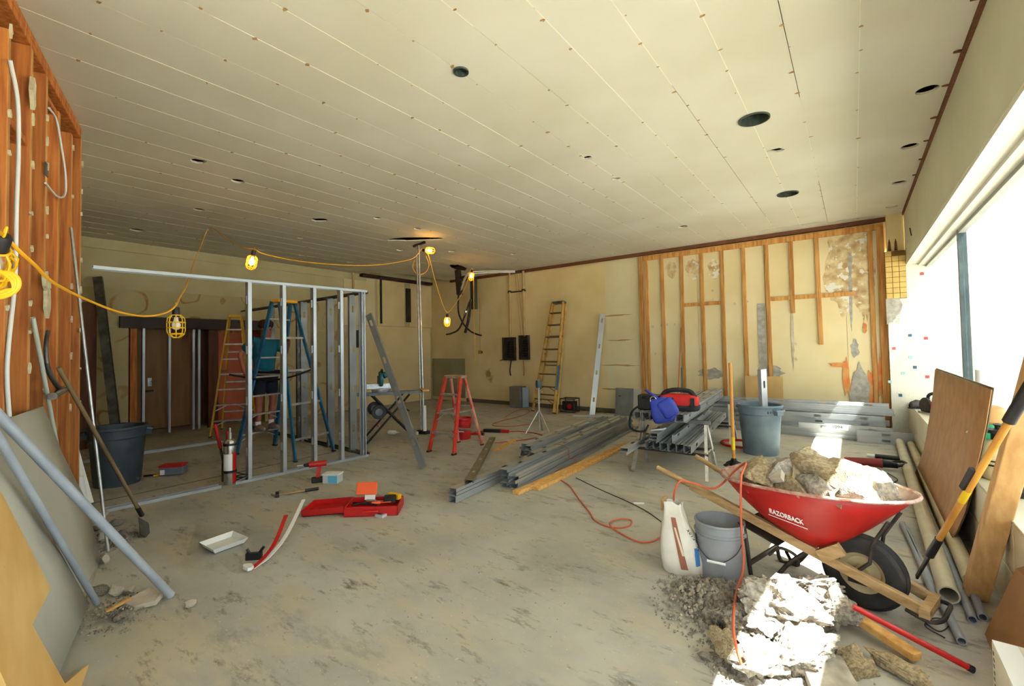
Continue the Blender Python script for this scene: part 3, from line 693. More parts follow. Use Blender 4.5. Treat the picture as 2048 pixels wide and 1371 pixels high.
pile(-.33, .98, 5, 2, 2.4, '%s of two right studs on top of the big floor pile', gC, .03, 8); pile(-.44, 1.05, 5, 2, 2.5, '%s of two left studs on top of the big floor pile', gC, .05, 9)
a_ = G(938, 966, .15); b_ = G(985, 878, .10); dd = (b_-a_)
place_stud(a_+Vector((0, 0, .002)), dd, (0, 0, 1), dd.length, 'loose dusty steel stud laid across the low stack', m=mat('dusty_steel', (134, 124, 98), (116, 106, 82), 4, .6, .4))
for i, (p, q, lb) in enumerate(((G(1036, 990), G(1232, 902), 'longer pine board on the floor beside the steel pile'), (G(1072, 980), G(1226, 906), 'shorter pine board tucked between the steel pile and another board'))):
    q = p+(q-p).normalized()*(2.75 if i == 0 else 2.4); off = Vector((0, 0, .02))
    sh_ = Vector((0.0, 0, 0)) if i == 0 else Vector((.03, .0, 0))
    o = MB().bar(p+off+sh_+Vector((-.03, .0, 0)), q+off+sh_+Vector((-.03, 0, 0)), .085, .038).build('pine_board', M['pine']); tag(bevel(o, .003, 1), lb, 'board')
o = MB().bar(G(990, 902), G(1030, 880), .09, .02).build('pine_offcut', M['pine']); tag(o, 'short pine offcut poking out left of the big steel pile', 'board'); o.location.z = .001
# tie strap around the big pile
sp = [P0+D*1.35+S*x+Vector((0, 0, z)) for x, z in ((-.115, .002), (-.118, .222), (-.01, .224), (.092, .19), (.096, .05), (.2, .045), (.2, .003))]
o = MB().tube(sp, .004, 5).build('tie_strap', M['cord_orange']); tag(o, 'thin orange strap bound over the big steel pile', 'strap')

# ---- sawhorse table loaded with studs
def sawhorse(loc, rz, ln, h, label):
    t = thing('sawhorse', label, 'sawhorse', loc, rz, None)
    MB().box((0, 0, h-.02), (ln, .055, .04)).build('top_rail', M['steel_dull'], t)
    for sx in (-1, 1):
        for sy in (-1, 1):
            MB().bar((sx*(ln/2-.05), sy*.02, h-.05), (sx*(ln/2-.0), sy*.26, .0), .035, .035).build('leg', M['white_alu'], t)
        MB().box((sx*(ln/2-.028), 0, .29), (.02, .34, .025)).build('leg_brace', M['white_alu'], t)
    MB().box((0, -.16, .27), (ln, .02, .03)).build('stretcher', M['dark_iron'], t); MB().box((0, .16, .27), (ln, .02, .03)).build('stretcher', M['dark_iron'], t)
    return t
sawhorse((-1.81, 5.64, 0), R(2), .86, .64, 'metal sawhorse at the near end of the stud load under the blue bag'); sawhorse((-1.98, 7.72, 0), R(2), .86, .64, 'metal sawhorse at the far end of the stud load by the red hoop')
DT = Vector((-.085, 1, 0)).normalized(); ST = Vector((DT.y, -DT.x, 0)); T0 = Vector((-1.86, 5.42, 0))
gT = 'studs on top of the sawhorses'; lT = 'steel stud standing on edge in the top layer on the sawhorses'
for k in range(13):
    off = -.34+k*.049
    if k > 12: break
    place_stud(T0+ST*(off+(0 if k % 2 else .034))+DT*(random.uniform(-.03, .03))+Vector((0, 0, .642+.045)), DT, ST*(1 if k % 2 else -1), 3.05 if k > 5 else 2.75, 'on-edge steel stud, %s from the left, top layer on the sawhorses' % (('first',)+ORD[1:])[k], gT)
for k, off in enumerate((.12, .22)):
    place_stud(T0+ST*off+DT*.5+Vector((0, 0, .735)), DT, (0, 0, 1), 2.6, '%s flat steel stud on top of the sawhorse load behind the red bag' % ('left', 'right')[k], 'flat studs on the sawhorse load')
gL = 'studs on the lower rails'; lL = 'steel stud standing on edge on the lower sawhorse rails'
for k in range(12):
    off = -.22+k*.046
    place_stud(T0+ST*(off+(0 if k % 2 else .034))+DT*(random.uniform(-.04, .04)-(.02 if k > 7 else 0))+Vector((0, 0, .287+.045)), DT, ST*(1 if k % 2 else -1), 3.0, 'on-edge steel stud, %s from the left, lower sawhorse layer' % (('first',)+ORD[1:])[k], gL)
for k in range(2):
    place_stud(T0+ST*(-.35)+DT*(-.45+.05*k)+Vector((0, 0, .287+k*.036)), DT, (0, 0, 1), 2.9, '%s of two flat studs sticking out farthest left on the sawhorses' % ('lower', 'upper')[k], 'left flat studs on the sawhorses')
for k in range(3):
    place_stud(T0+ST*(-.10)+DT*(-.1+.03*k)+Vector((0, 0, .384+k*.036)), DT, (0, 0, 1), 2.9, '%s of three flat studs between the two layers on the sawhorses' % ('lowest', 'middle', 'topmost')[k], 'middle flat studs on the sawhorses')
place_stud(T0+ST*.13+DT*.02+Vector((0, 0, .384+.045)), DT, ST*-1, 2.9, 'punched steel stud on edge facing the sawhorse leg')

# ---- long bundles along the back wall
gW = 'steel studs stacked along the back wall'; lW = 'long steel stud in the stack along the back wall'
r_ = random.Random(4)
def wallrow(y, z, up, lab, L=3.05, x0=-2.62, jit=.12):
    place_stud((x0+r_.uniform(-jit, jit), y, z), (1, .012, 0), up, L, lab, gW)
for k in range(6): wallrow(9.40-.02*(k % 2), .001+k*.0905+.045, (0, -1, 0), '%s on-edge stud up in the rear rank of the back wall stack' % ORD[k])
for k in range(4): wallrow(9.30, .36+k*.0355, (0, 0, 1), '%s of four flat studs in the top front of the back wall stack' % ORD[k], jit=.05)
for k in range(4): wallrow(9.16-.01*k, .001+k*.0905+.045, (0, -1, 0), '%s on-edge stud up in the middle rank of the back wall stack' % ORD[k])
for k in range(4): wallrow(9.06, .001+.0355*k, (0, 0, 1), '%s flat stud up in the third rank of the back wall stack' % ORD[k])
for k in range(4): wallrow(8.94-.01*(k % 2), .001+.0355*k, (0, 0, 1), '%s flat stud up in the foremost rank of the back wall stack' % ORD[k], L=2.4, x0=-2.1)
wallrow(8.86, .046+.143, (0, -1, 0), 'short steel stud on edge with the white tag in the wall stack', L=1.2, x0=-.78, jit=0)
for k in range(2): wallrow(8.82, .046+.0905*k, (0, -1, 0), '%s short stud offcut on edge at the right end of the wall stack' % ('lower', 'upper')[k], L=.66, x0=-.02, jit=0)
lb_ = MB().box((-.26, 8.822, .20), (.28, .003, .085)).build('bundle_tag', M['label_white']); tag(lb_, 'white card tag hanging on the front of the wall stack', 'tag')
text_mesh('lettering', '1094', .07, M['wire'], lb_, frame(Vector((0, -.0025, .0425)), (1, 0, 0), (0, 0, 1)))

# ================================================================ LADDERS
def step_ladder(name, label, loc, rz, H, bd, wb, wt, wbr, wtr, n, mf, mcap, mstep=None, nb=4, mr=None, mtx=None, rail=(.028, .065), cap=(.20, .34), group=None):
    t = thing(name, label, 'ladder', loc, rz, group); I = mtx or Matrix.Identity(4); mstep = mstep or M['white_alu']; mr = mr or mf
    fr = lambda s, z: Vector((-bd/2+(bd/2-.05)*z/H, s*(wb/2+(wt-wb)/2*z/H), z))
    rr = lambda s, z: Vector((bd/2-(bd/2-.05)*z/H, s*(wbr/2+(wtr-wbr)/2*z/H), z))
    for s in (-1, 1):
        MB(I).bar(fr(s, 0), fr(s, H-.03), rail[0], rail[1], (1, 0, .2)).build('front_rail', mf, t)
        MB(I).bar(rr(s, 0), rr(s, H-.05), rail[0]*.8, rail[1]*.75, (1, 0, -.2)).build('rear_rail', mr, t)
        MB(I).box(fr(s, .012)+Vector((0, 0, 0)), (.085, .04, .024)).build('rubber_foot', M['black'], t); MB(I).box(rr(s, .01), (.06, .034, .02)).build('rubber_foot', M['black'], t)
        zs = H*.52; MB(I).bar(fr(s, zs)*1.0, rr(s, zs), .006, .02).build('spreader', mstep, t)
    for k in range(n):
        z = H*(k+1)/(n+1); a = fr(-1, z); b = fr(1, z)
        MB(I).box((a+b)/2, (.075, (b-a).length-.01, .024)).build('step', mstep, t)
        if k < 2:
            for s in (-1, 1): MB(I).bar(fr(s, z-.11)*1.0, fr(s, z)*.62+fr(-s, z)*.38, .006, .016).build('step_brace', mstep, t)
    for k in range(nb):
        z = H*(k+.6)/(nb+.8); a = rr(-1, z); b = rr(1, z); MB(I).bar(a, b, .02, .03).build('rear_bar', mstep, t)
    c = MB(I).box((0, 0, H-.02), (cap[0], cap[1], .045)).build('top_cap', mcap, t); bevel(c, .01, 2)
    return t
BL = step_ladder('step_ladder', 'tall blue stepladder with a yellow top cap behind the wall frame', (-7.0, 3.44, 0), R(13), 2.34, 1.28, .66, .32, .70, .26, 7, M['blue_fg'], mat('yellow_cap', (236, 170, 24), None, rough=.5), nb=4)
step_ladder('step_ladder', 'yellow stepladder in front of the opening in the far wall', (-9.72, 3.82, 0), R(150), 2.28, .95, .66, .2, .62, .2, 7, M['yellow_fg'], M['yellow'], nb=3, cap=(.14, .2))
step_ladder('step_ladder', 'short orange-red stepladder straddling a red bucket', (-4.98, 5.10, 0), R(97), 1.13, .74, .47, .28, .47, .26, 3, M['red_fg'], mat('worn_cap', (176, 150, 120), (140, 110, 84), 12, .6), nb=2, mr=mat('worn_red_white_rail', (214, 160, 146), (196, 60, 44), 5, .5), rail=(.03, .06), cap=(.16, .33))
lean = Matrix.Rotation(R(-7), 4, 'Y')
wl_ = step_ladder('step_ladder', 'tall folded stepladder with yellow and blue rails leaning on the back wall', (-5.86, 8.98, 0), R(82), 2.72, .14, .66, .34, .60, .36, 8, M['tan_fg'], M['steel_dull'], mstep=mat('dusty_brown_step', (112, 92, 62), None, rough=.7), nb=3, mtx=Matrix.Rotation(R(13), 4, 'Y'), cap=(.14, .36))
MB(Matrix.Rotation(R(13), 4, 'Y')).bar((-.058, -.298, .55), (-.05, -.262, 1.12), .034, .07, (1, 0, .2)).build('blue_sleeve', M['blue_fg'], wl_)
# ================================================================ WHEELBARROW
from mathutils import noise as mnoise
WB = thing('wheelbarrow', 'red steel wheelbarrow heaped with broken concrete', 'wheelbarrow', (0.0, 3.375, 0), R(-16))
def sup(t, n=2.6):
    c, s = math.cos(t), math.sin(t)
    return (math.copysign(abs(c)**(2/n), c), math.copysign(abs(s)**(2/n), s))
NT = 48
def rim_pt(t, k=1.0):
    c, s = sup(t, 2.7 if math.cos(t) < 0 else 2.1)
    return Vector((-.255+.515*c*k, .335*s*(1-.10*c)*k, .668+.018*c))
def bot_pt(t):
    c, s = sup(t, 3.2)
    return Vector((-.345+.20*c, .185*s*(1-.08*c), .375-.075*c))
rows = []
for f in (0, .25, .5, .75, 1.0):
    rows.append([bot_pt(2*math.pi*k/NT).lerp(rim_pt(2*math.pi*k/NT), f)+Vector((0, 0, -.02*math.sin(f*math.pi))) for k in range(NT+1)])
mb = MB().grid(rows); mb.add([bot_pt(2*math.pi*k/NT) for k in range(NT)], [tuple(range(NT))])
tray = mb.build('tray', M['barrow_red'], WB, smooth=True, angle=60)
bm = bmesh.new(); bm.from_mesh(tray.data); bmesh.ops.remove_doubles(bm, verts=bm.verts, dist=.0005); bmesh.ops.recalc_face_normals(bm, faces=bm.faces); bm.to_mesh(tray.data); bm.free()
sd = tray.modifiers.new('thick', 'SOLIDIFY'); sd.thickness = .004; sd.offset = -1; tray.data.materials.append(mat('dusty_tray_inside', (186, 174, 158), (150, 100, 88), 8, .8)); sd.material_offset = 1
MB().tube([rim_pt(2*math.pi*k/NT, 1.012) for k in range(NT)], .0105, 8, closed=True).build('rim_bead', mat('scuffed_rim', (190, 170, 150), (150, 60, 48), 16, .5), tray, smooth=True)
u_ = (rim_pt(-R(92))-bot_pt(-R(92))).normalized(); ctr = bot_pt(-R(90)).lerp(rim_pt(-R(90)), .44)+Vector((-.0, -.0135, -.01))
xax = Vector((1, .0, -.10)).normalized()
text_mesh('lettering', 'RAZORBACK', .052, M['label_white'], tray, frame(ctr, xax, u_), .002, .0006, .62)
MB().bar(ctr-xax*.10-u_*.036, ctr+xax*.12-u_*.04, .003, .003).build('underline', M['label_white'], tray)
for s in (-1, 1):
    a = Vector((-1.21, s*.265, .61)); b = Vector((.30, s*.085, .125)); d = b-a
    h = MB().bar(a+d*.17, b, .042, .055).build('handle', M['old_wood'], WB); bevel(h, .006, 2)
    MB().tube([a, a+d*.015, a+d*.18, a+d*.2], .019, 10).build('grip', M['old_wood'], WB, smooth=True)
    pts = smooth_path([a.lerp(b, .40)+Vector((0, 0, -.03)), Vector((-.575, s*.205, .22)), Vector((-.55, s*.205, .02)), Vector((-.48, s*.205, .013)), Vector((-.42, s*.20, .05)), Vector((-.33, s*.19, .18)), a.lerp(b, .64)+Vector((0, 0, -.03))], 6)
    MB().tube(pts, .013, 8).build('leg', M['dark_iron'], WB, smooth=True)
    MB().bar((-.17, s*.155, .275), (-.06, s*.14, .35), .04, .07).build('riser_block', M['old_wood'], WB)
    MB().tube([(.155, s*.12, .56), (.075, s*.10, .41), (.06, s*.105, .30), (.0, s*.105, .235)], .010, 8).build('tray_brace', M['dark_iron'], WB, smooth=True)
    MB().box((0, s*.105, .19), (.09, .012, .05)).build('axle_bracket', M['dark_iron'], WB)
    MB().tube([(0, s*.125, .205), (0, s*.05, .205)], .016, 10).build('axle_stub', M['chrome'], WB)
MB().bar((-.565, -.205, .10), (-.565, .205, .10), .012, .03).build('leg_brace', M['dark_iron'], WB); MB().box((-.52, 0, .30), (.26, .36, .006), Matrix.Rotation(R(16), 3, 'Y')).build('under_plate', M['dark_iron'], WB)
MB().tube(smooth_path([(-.44, -.2, .2), (-.38, -.19, .26), (-.30, -.17, .24), (-.29, -.15, .18), (-.34, -.1, .15), (-.42, 0, .17)], 5), .01, 8).build('leg_strut', M['dark_iron'], WB, smooth=True)
MB().bar((.29, -.13, .13), (.29, .13, .13), .045, .045).build('nose_block', M['old_wood'], WB)
MB().tube(smooth_path([(.21, -.1, .11), (.30, -.125, .10), (.35, -.09, .11), (.36, 0, .13), (.35, .09, .13), (.27, .12, .12)], 5), .011, 8).build('nose_guard', M['dark_iron'], WB, smooth=True)
wh = MB().lathe([(.112, -.045), (.150, -.056), (.185, -.052), (.199, -.036), (.2045, -.016), (.2045, .016), (.199, .036), (.185, .052), (.150, .056), (.112, .045)], 48, (0, 0, .205), axis='y').build('tyre', M['rubber'], WB, smooth=True)
for k in range(5):
    o_ = -.024+k*.012
    MB().lathe([(.2035, o_-.003), (.2075, o_-.002), (.2075, o_+.002), (.2035, o_+.003)], 48, (0, 0, .205), axis='y').build('tread_rib', M['rubber'], wh)
MB().lathe([(.001, -.030), (.035, -.034), (.04, -.018), (.085, -.014), (.10, -.035), (.116, -.043), (.116, .043), (.10, .035), (.085, .014), (.04, .018), (.035, .034), (.001, .03)], 36, (0, 0, .205), axis='y').build('wheel_rim', M['cream_metal'], WB, smooth=True)

# ---- broken concrete
def rock_mesh(seed, sub=2, flat=.6, rough=.22, sc=(1, 1, 1)):
    bm = bmesh.new(); bmesh.ops.create_icosphere(bm, subdivisions=sub, radius=1.0); r_ = random.Random(seed)
    planes = []
    for k in range(9 if rough > .15 else 16):
        n = Vector((r_.uniform(-1, 1), r_.uniform(-1, 1), r_.uniform(-1, 1))).normalized(); planes.append((n, r_.uniform(.45, .85) if rough > .15 else r_.uniform(.42, .66)))
    off = Vector((seed*3.1, seed*1.7, seed*.9))
    for v in bm.verts:
        p = v.co.copy()
        for n, d in planes:
            e = p.dot(n)-d
            if e > 0: p -= n*e*flat*1.3
        k = mnoise.fractal(p*2.3+off, .8, 2.2, 6)*rough + mnoise.noise(p*7+off)*rough*.3 + abs(mnoise.noise(p*15+off))*rough*.22
        v.co = Vector((p.x*sc[0], p.y*sc[1], p.z*sc[2]))*(1+k)
    me = bpy.data.meshes.new('rock'); bm.to_mesh(me); bm.free(); return me
def rock(name, label, group, loc, size, rot, seed, m, sub=2, sc=(1, 1, 1), cat='rubble', rough=.22, smooth=True, sink=None):
    me = rock_mesh(seed, sub, .75, rough, sc); me.materials.append(m)
    if smooth: me.polygons.foreach_set('use_smooth', [True]*len(me.polygons)); me.set_sharp_from_angle(angle=R(34))
    o = bpy.data.objects.new(name, me); C.objects.link(o); o.rotation_euler = rot; o.scale = (size,)*3; o.location = loc
    if sink is not None:
        rm = Euler(rot).to_matrix(); lo = min((rm @ v.co).z for v in me.vertices)*size; o.location.z = sink-lo
    tag(o, label, cat, group); return o
Wm = WB.matrix_basis
gH = 'concrete chunks heaped in the wheelbarrow'
chunks = [((-.53, -.13, .63), .115, (1.3, 1, .75), 'conc_tan', 'tan concrete chunk at the handle end of the heap'), ((-.40, -.02, .66), .11, (1.2, .9, .8), 'conc', 'pale chunk second from the handle end of the heap'), ((-.32, -.20, .60), .11, (1.2, .8, .6), 'conc_tan', 'flat-faced chunk below the top slab of the heap'),
          ((-.33, .15, .69), .13, (1.5, .9, .7), 'conc_tan', 'long tan chunk across the back of the heap'), ((-.17, .05, .70), .12, (1.2, .9, .55), 'conc_tan', 'slab-like chunk on the crown of the heap'), ((-.17, -.17, .62), .11, (1.3, .8, .7), 'conc', 'grey lump in the middle of the heap by the near rim'),
          ((-.02, .02, .66), .14, (1.0, .9, .9), 'conc_tan', 'big rough chunk at the edge of the sunlight in the heap'), ((-.03, -.20, .61), .085, (1.1, .9, .7), 'conc_tan', 'small tan chunk against the near rim of the heap'), ((.07, -.12, .63), .11, (1.2, .9, .7), 'conc', 'sunlit chunk at the front of the heap near the rim'),
          ((.08, .10, .65), .12, (1.1, 1, .8), 'conc', 'sunlit chunk at the front of the heap on the window side'), ((-.13, .22, .65), .10, (1.2, .9, .8), 'conc', 'chunk behind the crown slab of the heap'), ((-.52, .10, .63), .10, (1, 1, .8), 'conc', 'round chunk by the far handle of the heap'), ((-.55, -.25, .62), .07, (1.3, .8, .7), 'conc_tan', 'small chunk in the near handle corner of the tray')]
for i, (p, s_, sc_, mm, lb) in enumerate(chunks):
    p = (p[0]*.92-.03, p[1]*.74, p[2]+.035+.02*(1-abs(p[1])/.25))
    rock('concrete_chunk', lb, gH, Wm @ Vector(p), s_*1.55, (random.uniform(-.4, .4), random.uniform(-.3, .3), random.uniform(0, 6)), 20+i, M[mm], 4, sc_, rough=.12)
# flat slab shard leaning on the heap
o = MB(Matrix.Translation(Wm @ Vector((-.25, -.045, .70))) @ Matrix.Rotation(R(-16), 4, 'Z') @ Matrix.Rotation(R(42), 4, 'X') @ Matrix.Rotation(R(10), 4, 'Y')).prism([(-.12, -.05), (.02, -.09), (.13, -.02), (.09, .07), (-.02, .10), (-.10, .04)], .03).build('concrete_slab_shard', M['conc_tan']); tag(bevel(o, .004, 1), 'smooth flat slab shard leaning on top of the wheelbarrow heap', 'rubble', gH)
o = MB(Matrix.Translation(Wm @ Vector((-.40, -.15, .69))) @ Matrix.Rotation(R(-60), 4, 'Z') @ Matrix.Rotation(R(35), 4, 'X')).prism([(-.10, -.035), (.05, -.05), (.11, .0), (.03, .05), (-.09, .04)], .035).build('concrete_slab_shard', mat('pale_slab_face', (206, 196, 180), (180, 168, 150), 10, .9, bump=.5, bscale=30)); tag(bevel(o, .004, 1), 'pale narrow slab shard tilted at the handle end of the heap', 'rubble', gH)
# fine debris filling the tray
dv = []
NG = 22
for i in range(NG):
    row = []
    for j in range(NG+1):
        t = 2*math.pi*j/NG; f = (i/(NG-1))
        p = bot_pt(t).lerp(rim_pt(t), .62)*f + Vector((-.26, 0, .60))*(1-f); p.z += .05*(1-f)+mnoise.noise(p*14)*.035
        row.append(Wm @ p)
    dv.append(row)
o = MB().grid(dv).build('barrow_debris', M['dirt'], smooth=True); tag(o, 'grey crumbled concrete filling the tray between the chunks', 'debris'); o['kind'] = 'stuff'

# ---- rubble heap on the floor
gR = 'concrete chunks in the floor heap'
def heap_at(px, py, z=0): p = G(px, py, z); return (p.x, p.y, z)
R_ = [((1565, 1275), .27, (1.0, .85, .50), 31, 'conc', 'largest slab of broken concrete lying half in the sun'), ((1482, 1268), .15, (1.0, 1.2, .6), 32, 'conc', 'dark lumpy concrete lump on the left of the floor heap'), ((1622, 1212), .17, (1.2, .7, .55), 33, 'conc', 'long sunlit chunk along the top of the floor heap'),
      ((1672, 1262), .14, (1.0, .9, .8), 34, 'conc', 'sunlit boulder at the right of the floor heap by the pine stake'), ((1590, 1345), .16, (1.2, .8, .6), 35, 'conc', 'low sunlit chunk at the front of the floor heap'), ((1510, 1345), .12, (1.1, .9, .6), 36, 'conc', 'low chunk at the front left of the floor heap'),
      ((1700, 1345), .10, (1.2, .8, .6), 38, 'conc_tan', 'tan chunk between the sunlit slab and the log-like chunk'), ((1505, 1215), .10, (1.2, .9, .5), 39, 'conc_tan', 'brownish chunk at the back left of the floor heap'), ((1450, 1318), .07, (.8, 1.2, 1.0), 40, 'conc_tan', 'smooth brown stone at the left foot of the floor heap')]
for (px, py), s_, sc_, sd_, mm, lb in R_:
    p = G(px, py); rock('concrete_chunk', lb, gR, (p.x, p.y, 0), s_, (random.uniform(-.15, .15), random.uniform(-.15, .15), random.uniform(0, 6)), sd_, M[mm], 5 if s_ > .12 else 4, sc_, rough=.40, sink=-.015)
a = G(1735, 1312); b = G(1880, 1395); d = b-a
rock('concrete_chunk', 'long log-like concrete chunk beside the pine stake', gR, (a+b)/2, d.length/2, (0, 0, math.atan2(d.y, d.x)), 51, M['conc_tan'], 4, (1, .32, .3), rough=.25, sink=-.01)
p = G(1413, 1322); rock('concrete_chunk', 'small square stone alone at the left edge of the heap', gR, (p.x, p.y, 0), .035, (.1, .2, .4), 52, M['conc'], 2, (1.2, .8, .7), sink=-.002)
p = G(1640, 1368); o = MB(Matrix.Translation((p.x+.02, p.y-.02, .03)) @ Matrix.Rotation(R(30), 4, 'Z') @ Matrix.Rotation(R(12), 4, 'X')).prism([(-.10, -.12), (.10, -.14), (.12, .10), (-.06, .14)], .05).build('concrete_slab_shard', M['conc']); tag(bevel(o, .006, 1), 'smooth flat slab shard in front of the sunlit heap', 'rubble', gR)
# crumbled dirt spread under the heap: nobody could count it
def dirt_bed(name, label, cx, cy, rx, ry, h, seed, rot=0, n=46, m='dirt'):
    rows = []; c_, s_ = math.cos(rot), math.sin(rot)
    for i in range(n):
        row = []
        for j in range(n):
            a, b = -1+2*i/(n-1), -1+2*j/(n-1); r2 = math.sqrt(a*a+b*b)
            ed = 1-r2/(.82+.22*mnoise.noise(Vector((a*1.7+seed, b*1.7, seed))))
            z = max(-.02, h*min(1, max(0, ed)*1.6)+(.45*h*mnoise.noise(Vector((a*9, b*9, seed)))+.5*h*mnoise.noise(Vector((a*22, b*22, seed)))) *(1 if ed > 0 else 0)+(0 if ed > 0 else -.02))
            x, y = a*rx, b*ry; row.append((cx+x*c_-y*s_, cy+x*s_+y*c_, z))
        rows.append(row)
    o = MB().grid(rows).build(name, M[m], smooth=True); tag(o, label, 'debris'); o['kind'] = 'stuff'; return o
dirt_bed('crumbled_concrete', 'crumbled grey concrete and dirt spread around the floor heap', -.62, 2.92, .36, .42, .07, 3, .2, 60)
dirt_bed('crumbled_concrete', 'crumbled concrete dust at the front of the floor heap', -.38, 2.48, .34, .26, .05, 5, 0, 40)
# loose gravel pieces: a scatter no one counts
def gravel(name, label, cx, cy, rx, ry, n, seed, s0=.006, s1=.02, m='conc', zc=0.0):
    r_ = random.Random(seed); mb = MB()
    base = [Vector(v) for v in ((1, 0, 0), (-1, 0, 0), (0, 1, 0), (0, -1, 0), (0, 0, 1), (0, 0, -1))]; F = [(0, 2, 4), (2, 1, 4), (1, 3, 4), (3, 0, 4), (2, 0, 5), (1, 2, 5), (3, 1, 5), (0, 3, 5)]
    for k in range(n):
        q = r_.uniform(0, 6.283); rr = math.sqrt(r_.random())**1.2; s = r_.uniform(s0, s1)*(1.1-.5*rr); e = Euler((r_.uniform(0, 3), r_.uniform(0, 3), r_.uniform(0, 3))).to_matrix()
        c = Vector((cx+rx*rr*math.cos(q), cy+ry*rr*math.sin(q), s*.6+zc*max(0, 1-rr*1.3)))
        mb.add([c+e @ Vector((v.x*s*r_.uniform(.7, 1.3), v.y*s*r_.uniform(.6, 1.1), v.z*s*.8)) for v in base], F)
    o = mb.build(name, M[m]); tag(o, label, 'gravel'); o['kind'] = 'stuff'; return o
gravel('gravel', 'loose grey gravel scattered left of the floor heap', -.72, 2.92, .36, .45, 900, 1, .006, .02, 'conc', .07)
gravel('gravel', 'loose gravel scattered in front of the sunlit heap', -.36, 2.52, .42, .3, 500, 2, .005, .017, 'conc', .05)

# ---- stake, red pole
a = G(1692, 1228, .05); b = G(1836, 1322, .02)
o = MB().bar(a+Vector((0, 0, .02)), b+Vector((0, 0, .02)), .06, .04).build('pine_stake', M['pine']); bevel(o, .004, 1); tag(o, 'pine stake poking out of the right side of the floor heap', 'stake')
a = G(1706, 1212, .20); b = G(1945, 1338, .025)
t = thing('red_pole', 'long red pole resting on the rubble with a black tip', 'pole', (b.x, b.y, 0))
MB().tube([a, a.lerp(b, .97)], .014, 10).build('shaft', M['red'], t, smooth=True, world=True); MB().tube([a.lerp(b, .965), b+(b-a)*.01], .016, 10).build('tip', M['black'], t, smooth=True, world=True)

# ================================================================ BUCKETS, BINS, BAG
def bucket(name, label, loc, rz, r0, r1, h, m, ribs=True, bail=True, group=None, seg=36):
    t = thing(name, label, 'bucket', loc, rz, group)
    prof = [(.001, .008), (r0-.008, .008), (r1-.006, h-.002), (r1+.004, h), (r1+.006, h-.012), (r1, h-.016)]
    fz = lambda z: r0+(r1-r0)*z/h
    if ribs:
        for z in (h-.07, h-.09): prof += [(fz(z)+.001, z+.006), (fz(z)+.008, z+.004), (fz(z)+.008, z-.004), (fz(z), z-.006)]
    prof += [(r0+.002, .02), (r0, 0.0), (.001, 0.0)]
    MB().lathe(prof, seg).build('body', m, t, smooth=True)
    if bail:
        pts = smooth_path([(fz(h-.08)+.008, 0, h-.08), (r1*.72, -r1*.8, h*.55), (0, -r1*1.13, h*.40), (-r1*.72, -r1*.8, h*.55), (-fz(h-.08)-.008, 0, h-.08)], 8)
        MB().tube(pts, .003, 6).build('bail', M['dark_iron'], t, smooth=True)
        MB().tube([(-.055, -r1*1.12, h*.405), (.055, -r1*1.12, h*.405)], .009, 8).build('bail_grip', M['white'], t, smooth=True)
        for s in (-1, 1): MB().tube([(s*(fz(h-.08)), 0, h-.08), (s*(fz(h-.08)+.014), 0, h-.08)], .014, 10).build('bail_ear', m, t)
    return t
bucket('bucket', 'empty grey plastic bucket beside the wheelbarrow', (-.765, 3.285, 0), R(5), .128, .152, .37, M['grey_plastic'])
bucket('bucket', 'red bucket under the orange-red stepladder', PY(905, 872, 5.35).to_3d()*0+Vector((-5.42, 5.72, 0)), R(30), .125, .145, .36, M['red'], bail=True)
def bin_(name, label, loc, rz, m, h=.69, r0=.22, r1=.28, brand=True):
    t = thing(name, label, 'bin', loc, rz)
    prof = [(.001, .012), (r0-.01, .012), (r1-.016, h-.01), (r1+.004, h), (r1+.012, h-.012), (r1+.01, h-.03), (r1-.004, h-.035), (r1-.006, h-.13), (r1-.016, h-.14), (r0+.004, .03), (r0, 0), (.001, 0)]
    MB().lathe(prof, 48).build('body', m, t, smooth=True)
    for s in (-1, 1):
        pts = [(s*(r1+.0), -.075, h-.05), (s*(r1+.045), -.07, h-.06), (s*(r1+.05), 0, h-.065), (s*(r1+.045), .07, h-.06), (s*(r1), .075, h-.05)]
        MB().tube(pts, .014, 8).build('handle', m, t, smooth=True); MB().box((s*(r1+.015), 0, h-.09), (.06, .11, .07)).build('handle_boss', m, t)
    return t
cn = bin_('bin', 'slate-grey round bin with a steel stud standing in it', (-1.10, 7.22, 0), R(-32), M['can_grey'])
# curved lettering on the bin
for i, ch in enumerate('BRUTE'):
    q = R(-90+62+i*7.5)-R(0); rr = .2785-.004
    n = Vector((math.cos(q), math.sin(q), 0)); text_mesh('lettering', ch, .04, M['navy'], cn, frame(n*(rr+.001)+Vector((0, 0, .60)), Vector((-n.y, n.x, 0)), (0, 0, 1)))
c0 = Vector((-1.06, 7.18, .016)); place_stud(c0, (-.0, -.05, 1), (.9, -.45, .0), 1.17, 'steel stud standing upright in the slate-grey bin', m=None, web=.12, fl=.05)
cl_ = bin_('bin', 'charcoal-blue bin with scuffed side behind the leaning poles', (-7.14, 1.50, 0), R(72), M['can_dark'])
